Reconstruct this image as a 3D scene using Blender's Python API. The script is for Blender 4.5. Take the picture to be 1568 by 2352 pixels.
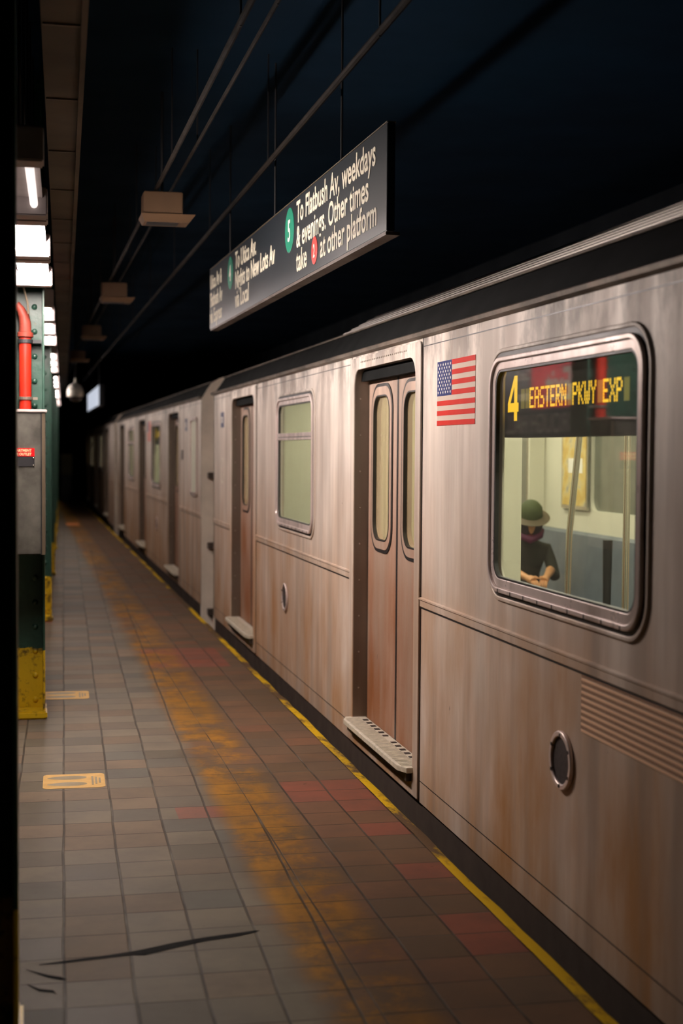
import bpy, bmesh, math, random
from mathutils import Vector, Matrix, Euler
random.seed(7)
R = math.radians
for o in list(bpy.data.objects): bpy.data.objects.remove(o)
scn = bpy.context.scene
COL = scn.collection

# ------------------------------------------------------------------ camera, world, exposure
F = 50.0
cam_d = bpy.data.cameras.new('camera')
cam_d.sensor_fit = 'HORIZONTAL'; cam_d.sensor_width = 24.0; cam_d.lens = F
cam_d.clip_start = 0.05; cam_d.clip_end = 300
cam_d.dof.use_dof = True; cam_d.dof.focus_distance = 6.9; cam_d.dof.aperture_fstop = 2.0
cam = bpy.data.objects.new('camera', cam_d); COL.objects.link(cam)
YAW, PITCH, ROLL = 12.5, 2.52, 0.40
cam.rotation_mode = 'QUATERNION'
m = (Matrix.Rotation(R(-YAW), 4, 'Z') @ Matrix.Rotation(R(90 - PITCH), 4, 'X') @ Matrix.Rotation(R(ROLL), 4, 'Z'))
cam.matrix_world = Matrix.Translation((0, 0, 1.7)) @ m
scn.camera = cam

w = bpy.data.worlds.new('world'); scn.world = w; w.use_nodes = True
w.node_tree.nodes['Background'].inputs[0].default_value = (0.20, 0.42, 0.62, 1)
w.node_tree.nodes['Background'].inputs[1].default_value = 0.012
scn.view_settings.view_transform = 'Standard'
scn.view_settings.look = 'None'
scn.view_settings.gamma = 1.0
scn.view_settings.use_curve_mapping = False
scn.view_settings.exposure = 0.0
try:
    scn.cycles.use_denoising = True
    scn.cycles.max_bounces = 8
    scn.cycles.transparent_max_bounces = 16
    scn.cycles.sample_clamp_indirect = 6
    scn.cycles.caustics_reflective = False
    scn.cycles.caustics_refractive = False
except Exception: pass

TUBES = {(0, 1): 195.0, (0, 2): 290.0, (1, 0): 60.0, (1, 1): 70.0, (1, 2): 120.0}   # platform tubes, lamps of uneven age
TUBE_REST = {1: 75.0, 2: 42.0, 3: 45.0, 4: 42.0, 5: 28.0}
CARLIGHT = 19.0         # strips inside the cars

# ------------------------------------------------------------------ helpers
def link(o, parent=None):
    COL.objects.link(o)
    if parent is not None: o.parent = parent
    return o

def tag(o, label=None, cat=None, group=None, kind=None):
    if label: o['label'] = label
    if cat: o['category'] = cat
    if group: o['group'] = group
    if kind: o['kind'] = kind
    return o

def empty(name, label, cat, loc=(0, 0, 0), rz=0.0, group=None):
    o = bpy.data.objects.new(name, None); COL.objects.link(o)
    o.empty_display_size = 0.1
    o.location = loc; o.rotation_euler = (0, 0, rz)
    return tag(o, label, cat, group)

class MB:
    def __init__(s): s.v = []; s.f = []
    def add(s, vs, fs):
        b = len(s.v); s.v += [tuple(v) for v in vs]; s.f += [tuple(i + b for i in f) for f in fs]; return s
    def box(s, x0, x1, y0, y1, z0, z1):
        return s.add([(x0,y0,z0),(x1,y0,z0),(x1,y1,z0),(x0,y1,z0),(x0,y0,z1),(x1,y0,z1),(x1,y1,z1),(x0,y1,z1)],
                     [(0,3,2,1),(4,5,6,7),(0,1,5,4),(1,2,6,5),(2,3,7,6),(3,0,4,7)])
    def cbox(s, x0, x1, y0, y1, z0, z1, c):
        """box with chamfered vertical and horizontal edges"""
        bm = bmesh.new(); bmesh.ops.create_cube(bm, size=1)
        for v in bm.verts:
            v.co = Vector(((x0+x1)/2 + v.co.x*(x1-x0), (y0+y1)/2 + v.co.y*(y1-y0), (z0+z1)/2 + v.co.z*(z1-z0)))
        bmesh.ops.bevel(bm, geom=bm.edges[:], offset=c, segments=2, affect='EDGES')
        bm.verts.index_update()
        s.add([v.co[:] for v in bm.verts], [[v.index for v in f.verts] for f in bm.faces]); bm.free(); return s
    def tube(s, pts, r, n=12, caps=True, radii=None):
        pts = [Vector(p) for p in pts]; rings = []
        prev = None
        for i, p in enumerate(pts):
            d = (pts[min(i+1, len(pts)-1)] - pts[max(i-1, 0)]).normalized()
            if prev is None:
                a = d.orthogonal().normalized()
            else:
                a = (prev - d * prev.dot(d)).normalized()
            prev = a; b = d.cross(a)
            rr = radii[i] if radii else r
            rings.append([p + (a*math.cos(2*math.pi*k/n) + b*math.sin(2*math.pi*k/n)) * rr for k in range(n)])
        vs = [v for ring in rings for v in ring]; fs = []
        for i in range(len(rings)-1):
            for k in range(n):
                fs.append((i*n+k, i*n+(k+1) % n, (i+1)*n+(k+1) % n, (i+1)*n+k))
        if caps:
            fs.append(tuple(range(n))[::-1]); fs.append(tuple((len(rings)-1)*n+k for k in range(n)))
        return s.add(vs, fs)
    def lathe(s, prof, c=(0,0,0), n=24, axis='Z', sq=1.0):
        vs = []; fs = []
        for (r, h) in prof:
            for k in range(n):
                a = 2*math.pi*k/n; p = (r*math.cos(a), r*math.sin(a)*sq, h)
                if axis == 'X': p = (h, r*math.cos(a), r*math.sin(a))
                if axis == 'Y': p = (r*math.cos(a), h, r*math.sin(a))
                vs.append((p[0]+c[0], p[1]+c[1], p[2]+c[2]))
        for i in range(len(prof)-1):
            for k in range(n):
                fs.append((i*n+k, i*n+(k+1) % n, (i+1)*n+(k+1) % n, (i+1)*n+k))
        fs.append(tuple(range(n))[::-1]); fs.append(tuple((len(prof)-1)*n+k for k in range(n)))
        return s.add(vs, fs)
    def extrude_y(s, prof, y0, y1, closed=False, caps=False):
        """prof = list of (x,z) run along y"""
        n = len(prof)
        vs = [(x, y0, z) for x, z in prof] + [(x, y1, z) for x, z in prof]
        fs = [(i, i+1, n+i+1, n+i) for i in range(n-1)]
        if closed: fs.append((n-1, 0, n, 2*n-1))
        if caps: fs += [tuple(range(n)), tuple(range(2*n-1, n-1, -1))]
        return s.add(vs, fs)
    def build(s, name, mat, parent=None, smooth=False, bevel=0, xf=None):
        me = bpy.data.meshes.new(name); me.from_pydata(s.v, [], s.f)
        bm = bmesh.new(); bm.from_mesh(me)
        bmesh.ops.recalc_face_normals(bm, faces=bm.faces[:])
        bm.to_mesh(me); bm.free()
        if xf is not None: me.transform(xf)
        if mat: me.materials.append(mat)
        if smooth:
            for p in me.polygons: p.use_smooth = True
            try: me.set_sharp_from_angle(angle=R(38))
            except Exception: pass
        o = bpy.data.objects.new(name, me); link(o, parent)
        if bevel:
            b = o.modifiers.new('bevel', 'BEVEL'); b.width = bevel; b.segments = 2; b.limit_method = 'ANGLE'; b.angle_limit = R(40)
        return o

def rr(y0, y1, z0, z1, r, n=8):
    """rounded rectangle loop in (y,z), corner groups of n+1 points, ccw from lower-left"""
    rs = r if isinstance(r, (list, tuple)) else [r]*4
    out = []
    for k, (cy, cz, a0) in enumerate([(y0, z0, 180), (y1, z0, 270), (y1, z1, 0), (y0, z1, 90)]):
        q = rs[k]; c = (cy + (q if cy == y0 else -q), cz + (q if cz == z0 else -q))
        for i in range(n+1):
            a = R(a0 + 90*i/n); out.append((c[0]+q*math.cos(a), c[1]+q*math.sin(a)))
    return out

def ring(mb, outer, inner, x0, x1, flip=False):
    """frame between two loops with the same number of points, from x0 (front) to x1 (back)"""
    n = len(outer); vs = []
    for lp, x in ((outer, x0), (inner, x0), (outer, x1), (inner, x1)):
        vs += [(x, y, z) for y, z in lp]
    fs = []
    for k in range(n):
        j = (k+1) % n
        fs += [(k, j, n+j, n+k), (2*n+k, 3*n+k, 3*n+j, 2*n+j), (k, 2*n+k, 2*n+j, j), (n+k, n+j, 3*n+j, 3*n+k)]
    mb.add(vs, fs); return mb

def plate_hole(mb, y0, y1, z0, z1, loop, x0, x1):
    """plate y0..y1, z0..z1 with the hole `loop` (from rr), x0 front, x1 back"""
    n = len(loop); q = n//4
    corners = [(y0, z0), (y1, z0), (y1, z1), (y0, z1)]
    for x, fl in ((x0, 0), (x1, 1)):
        vs = [(x, y, z) for y, z in loop] + [(x, y, z) for y, z in corners]; fs = []
        for c in range(4):
            for i in range(q-1):
                fs.append((n+c, c*q+i+1, c*q+i))
            fs.append((n+c, n+(c+1) % 4, ((c+1) % 4)*q, c*q+q-1))
        mb.add(vs, fs)
    vs = [(x0, y, z) for y, z in loop] + [(x1, y, z) for y, z in loop]
    mb.add(vs, [(k, (k+1) % n, n+(k+1) % n, n+k) for k in range(n)])
    return mb

def disc_loop(cy, cz, r, n=28): return [(cy + r*math.cos(2*math.pi*k/n), cz + r*math.sin(2*math.pi*k/n)) for k in range(n)]

def face_loop(mb, loop, x, rev=False):
    return mb.add([(x, y, z) for y, z in loop], [tuple(range(len(loop)))])

def text_into(mb, s, size, M, bold=0.0, sx=1.0, align='LEFT', spacing=1.0):
    cu = bpy.data.curves.new('lettering', 'FONT'); cu.body = s; cu.size = size; cu.align_x = align
    cu.offset = bold; cu.space_character = spacing; cu.resolution_u = 3; cu.extrude = 0.0008
    ob = bpy.data.objects.new('lettering', cu); COL.objects.link(ob)
    dg = bpy.context.evaluated_depsgraph_get(); dg.update()
    me = bpy.data.meshes.new_from_object(ob.evaluated_get(dg))
    me.transform(M @ Matrix.Diagonal((sx, 1, 1, 1)))
    mb.add([v.co[:] for v in me.vertices], [tuple(p.vertices) for p in me.polygons])
    bpy.data.objects.remove(ob); bpy.data.curves.remove(cu); bpy.data.meshes.remove(me)
    return mb

def face_minus_x(x, y, z):   # text readable from -x side: text right = -y, up = z, normal = -x
    return Matrix(((0, 0, -1, x), (-1, 0, 0, y), (0, 1, 0, z), (0, 0, 0, 1)))
def face_plus_x(x, y, z):
    return Matrix(((0, 0, 1, x), (1, 0, 0, y), (0, 1, 0, z), (0, 0, 0, 1)))
def face_minus_y(x, y, z):
    return Matrix(((1, 0, 0, x), (0, 0, -1, y), (0, 1, 0, z), (0, 0, 0, 1)))

# ------------------------------------------------------------------ materials
class NT:
    def __init__(s, name):
        s.m = bpy.data.materials.new(name); s.m.use_nodes = True
        s.t = s.m.node_tree; s.b = s.t.nodes['Principled BSDF']; s.out = s.t.nodes['Material Output']
    def n(s, typ, **kw):
        nd = s.t.nodes.new(typ)
        for k, v in kw.items():
            if k.startswith('i_'):
                nd.inputs[int(k[2:])].default_value = v
            else: setattr(nd, k, v)
        return nd
    def l(s, a, b): s.t.links.new(a, b); return b
    def math(s, op, a, b=None, clamp=False):
        nd = s.n('ShaderNodeMath', operation=op); nd.use_clamp = clamp
        for i, q in enumerate((a, b)):
            if q is None: continue
            if isinstance(q, (int, float)): nd.inputs[i].default_value = q
            else: s.l(q, nd.inputs[i])
        return nd.outputs[0]
    def mix(s, fac, a, b, mode='MIX'):
        nd = s.n('ShaderNodeMix', data_type='RGBA', blend_type=mode)
        for i, q in ((0, fac), (6, a), (7, b)):
            if isinstance(q, (int, float)): nd.inputs[i].default_value = q
            elif isinstance(q, (tuple, list)): nd.inputs[i].default_value = (*q[:3], 1)
            else: s.l(q, nd.inputs[i])
        return nd.outputs[2]
    def pos(s):
        g = s.n('ShaderNodeNewGeometry'); sp = s.n('ShaderNodeSeparateXYZ'); s.l(g.outputs['Position'], sp.inputs[0])
        return g.outputs['Position'], sp.outputs
    def noise(s, vec, scale, detail=4, rough=0.55, stretch=None, off=None):
        if stretch is not None or off is not None:
            mp = s.n('ShaderNodeMapping')
            if stretch: mp.inputs['Scale'].default_value = stretch
            if off: mp.inputs['Location'].default_value = off
            s.l(vec, mp.inputs[0]); vec = mp.outputs[0]
        nd = s.n('ShaderNodeTexNoise'); nd.inputs['Scale'].default_value = scale
        nd.inputs['Detail'].default_value = detail; nd.inputs['Roughness'].default_value = rough
        s.l(vec, nd.inputs['Vector']); return nd.outputs[0]
    def ramp(s, fac, stops, interp='LINEAR'):
        nd = s.n('ShaderNodeValToRGB'); cr = nd.color_ramp; cr.interpolation = interp
        while len(cr.elements) < len(stops): cr.elements.new(0.5)
        for e, (p, c) in zip(cr.elements, stops):
            e.position = p; e.color = (*c[:3], 1) if isinstance(c, (tuple, list)) else (c, c, c, 1)
        s.l(fac, nd.inputs[0]); return nd.outputs[0]
    def bump(s, h, strength=0.3, dist=0.01):
        nd = s.n('ShaderNodeBump'); nd.inputs['Strength'].default_value = strength; nd.inputs['Distance'].default_value = dist
        s.l(h, nd.inputs['Height']); s.l(nd.outputs[0], s.b.inputs['Normal'])
    def set(s, **kw):
        for k, v in kw.items():
            k = {'rough': 'Roughness', 'metal': 'Metallic', 'col': 'Base Color', 'spec': 'Specular IOR Level',
                 'emit': 'Emission Color', 'es': 'Emission Strength', 'coat': 'Coat Weight', 'coatr': 'Coat Roughness', 'aniso': 'Anisotropic'}[k]
            if isinstance(v, (int, float)): s.b.inputs[k].default_value = v
            elif isinstance(v, tuple): s.b.inputs[k].default_value = (*v[:3], 1)
            else: s.l(v, s.b.inputs[k])
        return s

def simple(name, col, rough=0.5, metal=0.0, spec=0.5, dirt=0.25, scale=6.0):
    """painted or plain surface with soft procedural wear"""
    t = NT(name); p, _ = t.pos()
    n = t.noise(p, scale, 5)
    c = t.mix(t.ramp(n, [(0.35, 0.0), (0.7, 1.0)]), tuple(q*(1-dirt) for q in col), col)
    t.set(col=c, metal=metal, spec=spec)
    t.set(rough=t.ramp(n, [(0.3, min(1, rough+0.08)), (0.7, max(0.03, rough-0.05))]))
    return t.m

def emissive(name, col, strength):
    t = NT(name); t.set(col=(0.02, 0.02, 0.02), spec=0.1, emit=col, es=strength, rough=0.5); return t.m

def steel(name, base, rough, metal=0.75, streak=0.4, brown=(0.16, 0.085, 0.045), brown_amt=0.35, tint_blue=False):
    """brushed stainless side panel with runs of grime"""
    t = NT(name); p, sp = t.pos()
    s1 = t.noise(p, 1.0, 5, 0.6, stretch=(6, 6, 0.6))
    s2 = t.noise(p, 1.0, 3, 0.5, stretch=(2.2, 2.2, 1.4), off=(3, 1, 0))
    s3 = t.noise(p, 60.0, 2, 0.5)
    fac = t.math('ADD', t.math('MULTIPLY', s1, 0.6), t.math('MULTIPLY', s2, 0.4))
    c = t.mix(t.ramp(fac, [(0.36, 1.0), (0.62, 0.0)]), base, tuple(q*(1-streak) for q in base))
    # road and brake grime: a brownish film, thicker on the lower panels of the car
    film = t.math('MULTIPLY', t.ramp(t.noise(p, 1.0, 4, 0.6, stretch=(3, 3, 1.1), off=(9, 0, 4)), [(0.3, 0.35), (0.75, 1.0)]),
                  t.ramp(t.math('DIVIDE', sp[2], 2.3), [(0.0, 1.0), (0.40, 0.80), (0.46, 0.60), (0.7, 0.25), (1.0, 0.10)]))
    c = t.mix(t.math('MULTIPLY', film, brown_amt*2.0, True), c, brown)
    # soot smears running down from the roof edge
    so = t.math('MULTIPLY', t.ramp(t.noise(p, 1.0, 5, 0.7, stretch=(3.2, 3.2, 1.6), off=(2, 5, 1)), [(0.47, 0.0), (0.60, 1.0)]),
                t.ramp(t.math('DIVIDE', sp[2], 2.3), [(0.80, 0.0), (0.90, 0.45), (0.97, 0.9)]))
    c = t.mix(t.math('MULTIPLY', so, 0.8), c, (0.10, 0.085, 0.07))
    # broad cleaner and dirtier runs down the sheet
    br = t.noise(p, 1.0, 3, 0.55, stretch=(4.5, 4.5, 0.35), off=(6, 2, 0))
    c = t.mix(t.ramp(br, [(0.50, 0.0), (0.66, 0.5)]), c, (0.30, 0.23, 0.18))
    # fine scratches and specks
    sc = t.noise(p, 1.0, 2, 0.5, stretch=(60, 60, 5), off=(0, 7, 0))
    c = t.mix(t.ramp(sc, [(0.72, 0.0), (0.78, 0.22)]), c, (0.10, 0.07, 0.05))
    sk = t.noise(p, 1.0, 3, 0.6, stretch=(22, 22, 9), off=(1, 4, 2))
    c = t.mix(t.ramp(sk, [(0.735, 0.0), (0.76, 0.6)]), c, (0.08, 0.05, 0.035))
    t.set(col=c, metal=metal, spec=0.22)
    t.set(rough=t.ramp(t.math('ADD', t.math('MULTIPLY', s1, 0.7), t.math('MULTIPLY', s3, 0.3)), [(0.3, rough+0.12), (0.7, rough-0.06)]))
    t.bump(t.math('ADD', s1, t.math('MULTIPLY', s3, 0.08)), 0.05, 0.01)
    return t.m

M = {}
M['side'] = steel('stainless_side', (0.86, 0.79, 0.71), 0.50, 0.14, 0.42, brown=(0.43, 0.225, 0.095), brown_amt=0.56)
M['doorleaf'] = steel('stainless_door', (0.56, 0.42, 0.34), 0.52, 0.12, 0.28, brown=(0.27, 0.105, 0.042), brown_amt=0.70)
M['trim'] = steel('polished_frame', (0.98, 0.84, 0.79), 0.30, 0.40, 0.22, brown=(0.28, 0.16, 0.11), brown_amt=0.25)
M['jamb'] = steel('door_jamb', (0.26, 0.22, 0.18), 0.42, 0.6, 0.3, brown=(0.12, 0.075, 0.045), brown_amt=0.4)
M['endface'] = simple('car_end_paint', (0.92, 0.80, 0.66), 0.5, 0.0, dirt=0.25, scale=2.5)
M['gasket'] = simple('black_rubber', (0.012, 0.010, 0.010), 0.45, dirt=0.3)
M['dark'] = simple('black_steel', (0.02, 0.02, 0.022), 0.55, 0.2)
M['roof'] = simple('sooty_roof', (0.005, 0.006, 0.006), 0.8, 0.0, scale=3, spec=0.1)
t_ = NT('roof_ribs'); t_.set(col=(0.17, 0.155, 0.135), rough=0.30, metal=0.9); M['ribbing'] = t_.m
M['skirt'] = simple('sooty_skirt', (0.085, 0.062, 0.048), 0.55, 0.35, scale=5)
M['plate'] = simple('threshold_plate', (0.78, 0.72, 0.58), 0.45, 0.2, scale=30)
M['ventmesh'] = simple('vent_mesh', (0.03, 0.018, 0.014), 0.7, 0.0, scale=60)
M['rivet'] = simple('rivet_steel', (0.5, 0.44, 0.38), 0.3, 0.8)
M['int_cream'] = simple('interior_cream', (0.72, 0.70, 0.56), 0.4, dirt=0.06, scale=2)
M['int_floor'] = simple('interior_floor', (0.10, 0.10, 0.09), 0.5)
M['int_ceiling'] = simple('interior_ceiling', (0.62, 0.62, 0.55), 0.5, dirt=0.05)
M['bench'] = simple('bench_blue', (0.13, 0.155, 0.185), 0.4, dirt=0.1)
M['chrome'] = simple('chrome', (0.62, 0.60, 0.52), 0.18, 0.95, dirt=0.08)
M['map'] = None
M['darkglass'] = simple('dark_glass', (0.16, 0.17, 0.13), 0.12, dirt=0.1)
M['carlight'] = emissive('car_light_strip', (1.0, 0.93, 0.74), CARLIGHT)
M['led'] = emissive('led_amber', (1.0, 0.56, 0.015), 1.5)
M['led_dim'] = emissive('led_dim', (0.55, 0.42, 0.01), 0.30)
M['ledpanel'] = simple('led_panel', (0.004, 0.007, 0.007), 0.7, spec=0.05, dirt=0.1)
M['numplate'] = simple('number_plate', (0.10, 0.11, 0.20), 0.4)
M['white'] = simple('white_lettering', (0.92, 0.89, 0.80), 0.5, dirt=0.06)
M['tape'] = simple('floor_black', (0.004, 0.004, 0.004), 0.75, spec=0.05)

def glass_mat(name, tint=(0.9, 0.93, 0.86), dirt=0.06, haze_col=(0.6, 0.55, 0.42), r0=0.08):
    t = NT(name); p, _ = t.pos()
    lw = t.n('ShaderNodeLayerWeight'); lw.inputs[0].default_value = 0.5
    f5 = t.math('POWER', lw.outputs['Facing'], 4.2)   # both faces of the pane
    fr = t.math('ADD', t.math('MULTIPLY', f5, 1-r0), r0, True)
    tr = t.n('ShaderNodeBsdfTransparent'); tr.inputs[0].default_value = (*tint, 1)
    gl = t.n('ShaderNodeBsdfGlossy'); gl.inputs['Roughness'].default_value = 0.03
    gl.inputs[0].default_value = (1, 1, 1, 1)
    df = t.n('ShaderNodeBsdfDiffuse'); df.inputs[0].default_value = (*haze_col, 1)
    mx = t.n('ShaderNodeMixShader'); t.l(fr, mx.inputs[0]); t.l(tr.outputs[0], mx.inputs[1]); t.l(gl.outputs[0], mx.inputs[2])
    hz = t.math('MULTIPLY', t.ramp(t.noise(p, 1.0, 4, 0.6, stretch=(5, 5, 1.2)), [(0.3, 0.5), (0.8, 1.0)]), dirt)
    m2 = t.n('ShaderNodeMixShader'); t.l(hz, m2.inputs[0]); t.l(mx.outputs[0], m2.inputs[1]); t.l(df.outputs[0], m2.inputs[2])
    t.l(m2.outputs[0], t.out.inputs[0]); return t.m
M['glass'] = glass_mat('window_glass', dirt=0.10)
M['doorglass'] = glass_mat('door_glass', tint=(0.78, 0.70, 0.50), dirt=0.45, haze_col=(0.62, 0.52, 0.33))

# platform tiles
def tile_mat():
    t = NT('platform_tiles'); p, sp = t.pos(); X, Y = sp[0], sp[1]
    xc = t.math('SUBTRACT', X, t.math('MULTIPLY', Y, 0.0250))
    wob = t.math('MULTIPLY', t.math('SUBTRACT', t.noise(p, 1.3, 2), 0.5), 0.020)
    xt = t.math('ADD', t.math('SUBTRACT', X, 1.67), 42.0)
    # xt: 215 mm grid lines measured back from the platform edge
    sel = t.math('GREATER_THAN', X, 1.04)
    uc = t.math('DIVIDE', t.math('ADD', t.math('ADD', xc, wob), 43.92), 0.2196)
    ut = t.math('DIVIDE', t.math('ADD', xt, wob), 0.210)
    mixf = t.n('ShaderNodeMix', data_type='FLOAT')
    t.l(sel, mixf.inputs[0]); t.l(uc, mixf.inputs[2]); t.l(ut, mixf.inputs[3]); U = mixf.outputs[0]
    V = t.math('DIVIDE', t.math('ADD', t.math('ADD', Y, t.math('MULTIPLY', X, 0.02)), t.math('MULTIPLY', wob, 0.7)), 0.2156)
    V = t.math('ADD', V, 0.96)
    fu, fv = t.math('FLOOR', U), t.math('FLOOR', V)
    def edge(q, wdt):
        fr = t.math('FRACT', q); d = t.math('SUBTRACT', 0.5, t.math('ABSOLUTE', t.math('SUBTRACT', fr, 0.5)))
        return t.ramp(d, [(0.0, 1.0), (wdt*0.55, 0.95), (wdt, 0.0)])
    gr = t.math('MAXIMUM', edge(U, 0.028), t.math('MULTIPLY', edge(V, 0.024), 0.9))
    cmb = t.n('ShaderNodeCombineXYZ'); t.l(fu, cmb.inputs[0]); t.l(fv, cmb.inputs[1]); t.l(sel, cmb.inputs[2])
    wn = t.n('ShaderNodeTexWhiteNoise', noise_dimensions='3D'); t.l(cmb.outputs[0], wn.inputs[0])
    rnd = wn.outputs['Value']
    grey = t.ramp(rnd, [(0.0, (0.092, 0.077, 0.055)), (0.2, (0.140, 0.116, 0.083)), (0.45, (0.160, 0.132, 0.096)),
                        (0.62, (0.100, 0.096, 0.080)), (0.8, (0.146, 0.106, 0.072)), (1.0, (0.180, 0.136, 0.096))], 'LINEAR')
    brn = t.ramp(rnd, [(0.0, (0.100, 0.066, 0.039)), (0.35, (0.150, 0.084, 0.048)), (0.6, (0.115, 0.078, 0.050)),
                       (0.8, (0.165, 0.082, 0.048)), (1.0, (0.140, 0.086, 0.050))], 'LINEAR')
    # brown strip: right of the worn yellow band
    xs = t.math('ADD', X, t.math('MULTIPLY', t.math('SUBTRACT', t.noise(p, 2.5, 3), 0.5), 0.16))
    strip = t.ramp(t.math('DIVIDE', xs, 2.0), [(0.41, 0.0), (0.47, 1.0)])
    c = t.mix(strip, grey, brn)
    # terracotta replacement tiles
    def boxm(x0, x1, y0, y1):
        a = t.math('MULTIPLY', t.math('GREATER_THAN', X, x0), t.math('LESS_THAN', X, x1))
        b = t.math('MULTIPLY', t.math('GREATER_THAN', V, y0/0.2156+0.96), t.math('LESS_THAN', V, y1/0.2156+0.96))
        return t.math('MULTIPLY', a, b)
    red = None
    def snap(y): return (math.floor(y/0.2156+0.96+0.5)-0.96)*0.2156
    for (a, b_, c0, c1) in [(1.46, 1.70, 5.36, 5.57), (1.46, 1.70, 4.51, 4.93), (0.93, 1.56, 11.05, 12.0),
                            (1.46, 1.70, 6.37, 6.79), (1.25, 1.70, 6.80, 7.20), (1.46, 1.70, 5.97, 6.15), (-0.5, 0.24, 14.0, 14.6),
                            (0.68, 0.93, 6.55, 6.76)]:
        q = boxm(a, b_, snap(c0)-0.0, max(snap(c1), snap(c0)+0.2156))
        red = q if red is None else t.math('MAXIMUM', red, q)
    c = t.mix(t.math('MULTIPLY', red, 0.72), c, (0.23, 0.072, 0.048))
    # worn remains of an old yellow warning line
    nb = t.noise(p, 5.0, 8, 0.75); nbig = t.noise(p, 1.1, 3, 0.5, off=(5, 2, 0))
    band = t.math('MULTIPLY', t.ramp(t.math('DIVIDE', X, 2.0), [(0.425, 0.0), (0.46, 1.0), (0.57, 1.0), (0.62, 0.0)]), 1.0)
    ym = t.math('MULTIPLY', band, t.ramp(t.math('ADD', t.math('MULTIPLY', nb, 0.62), t.math('MULTIPLY', nbig, 0.38)), [(0.43, 0.0), (0.53, 1.0)]))
    c = t.mix(t.math('MULTIPLY', ym, 0.85), c, t.mix(nb, (0.05, 0.025, 0.006), (0.46, 0.21, 0.022)))
    # grime
    g1 = t.noise(p, 3.0, 6, 0.65, off=(1, 1, 0))
    c = t.mix(t.ramp(g1, [(0.35, 0.42), (0.6, 0.0)]), c, (0.05, 0.04, 0.03))
    sp2 = t.noise(p, 14.0, 3, 0.6, off=(4, 3, 0))
    c = t.mix(t.ramp(sp2, [(0.70, 0.0), (0.76, 0.5)]), c, (0.03, 0.025, 0.02))
    gcol = t.ramp(t.noise(p, 4, 2, 0.5, off=(8, 0, 0)), [(0.45, (0.030, 0.024, 0.018)), (0.72, (0.09, 0.08, 0.062))])
    c = t.mix(t.math('MULTIPLY', gr, 0.92), c, gcol)
    t.set(col=c, spec=t.math('SUBTRACT', 0.15, t.math('MULTIPLY', strip, 0.10)))
    rgh = t.math('ADD', t.math('MULTIPLY', rnd, 0.12), t.math('MULTIPLY', g1, 0.25))
    t.set(rough=t.math('ADD', rgh, 0.42))
    h = t.math('SUBTRACT', t.math('ADD', t.math('MULTIPLY', rnd, 0.25), t.math('MULTIPLY', t.noise(p, 5, 3), 0.5)), gr)
    t.bump(h, 0.5, 0.006)
    return t.m
M['tiles'] = tile_mat()

def edge_mat():
    t = NT('platform_edge_paint'); p, sp = t.pos()
    n = t.noise(p, 7.0, 7, 0.7, stretch=(1, 0.5, 1)); big = t.noise(p, 0.9, 2, 0.5, off=(2, 0, 0))
    f = t.math('ADD', t.math('MULTIPLY', n, 0.5), t.math('MULTIPLY', big, 0.5))
    c = t.mix(t.ramp(f, [(0.46, 0.0), (0.53, 1.0)]), (0.10, 0.06, 0.03), (0.60, 0.38, 0.008))
    c = t.mix(t.ramp(n, [(0.58, 0.0), (0.72, 0.75)]), c, (0.10, 0.07, 0.03))
    t.set(col=c, rough=0.7, spec=0.1); t.bump(n, 0.6, 0.01); return t.m
M['edge'] = edge_mat()

def column_mat():
    t = NT('green_column_paint'); p, sp = t.pos()
    n = t.noise(p, 9.0, 6, 0.65); n2 = t.noise(p, 30, 3)
    z = t.math('ADD', sp[2], t.math('MULTIPLY', t.math('SUBTRACT', n2, 0.5), 0.03))
    green = t.mix(t.ramp(n, [(0.3, 0.0), (0.75, 1.0)]), (0.008, 0.034, 0.023), (0.024, 0.080, 0.054))
    yel = t.mix(t.ramp(n, [(0.40, 0.0), (0.50, 1.0)]), (0.10, 0.065, 0.012), (0.62, 0.41, 0.008))
    c = t.mix(t.math('LESS_THAN', z, 0.43), green, yel)
    c = t.mix(t.ramp(t.noise(p, 22, 4, 0.6, off=(3, 3, 3)), [(0.63, 0.0), (0.70, 0.5)]), c, (0.05, 0.035, 0.01))
    t.set(col=c, rough=0.42, spec=0.5); t.bump(n2, 0.35, 0.006); return t.m
M['column'] = column_mat()
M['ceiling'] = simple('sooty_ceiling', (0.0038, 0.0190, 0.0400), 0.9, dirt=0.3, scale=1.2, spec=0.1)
M['wall'] = simple('dark_wall', (0.020, 0.026, 0.032), 0.8, dirt=0.3, scale=1.5, spec=0.15)
M['beam'] = simple('tan_beam_paint', (0.10, 0.072, 0.038), 0.6, dirt=0.45, scale=1.3)
M['pipe_tan'] = simple('tan_conduit', (0.012, 0.008, 0.005), 0.8, spec=0.15, dirt=0.3)
M['box_tan'] = simple('tan_box', (0.13, 0.070, 0.033), 0.55, dirt=0.2)
M['fixture'] = simple('white_enamel', (0.42, 0.36, 0.35), 0.5, dirt=0.12)
def tube_mat(q, _c={}):
    if q not in _c: _c[q] = emissive('fluorescent_tube', (1.0, 0.86, 0.80), q)
    return _c[q]
M['tube'] = tube_mat(110.0)
M['tube_weak'] = emissive('fluorescent_tube_weak', (1.0, 0.86, 0.80), 1.3)
M['red'] = simple('red_pipe_paint', (0.55, 0.022, 0.008), 0.38, dirt=0.3, scale=12)
M['pinkred'] = simple('dull_red_fitting', (0.22, 0.035, 0.022), 0.55, dirt=0.3, scale=14, spec=0.25)
M['cabinet'] = simple('cabinet_steel', (0.23, 0.22, 0.185), 0.38, 0.6, dirt=0.65, scale=6)  # strong dirt blotches also paint smudgy brushed highlights into the steel colour
M['labelred'] = simple('red_label', (0.62, 0.008, 0.012), 0.35, dirt=0.05)
M['labelcream'] = simple('label_cream', (0.88, 0.66, 0.36), 0.5, dirt=0.05)
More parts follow.
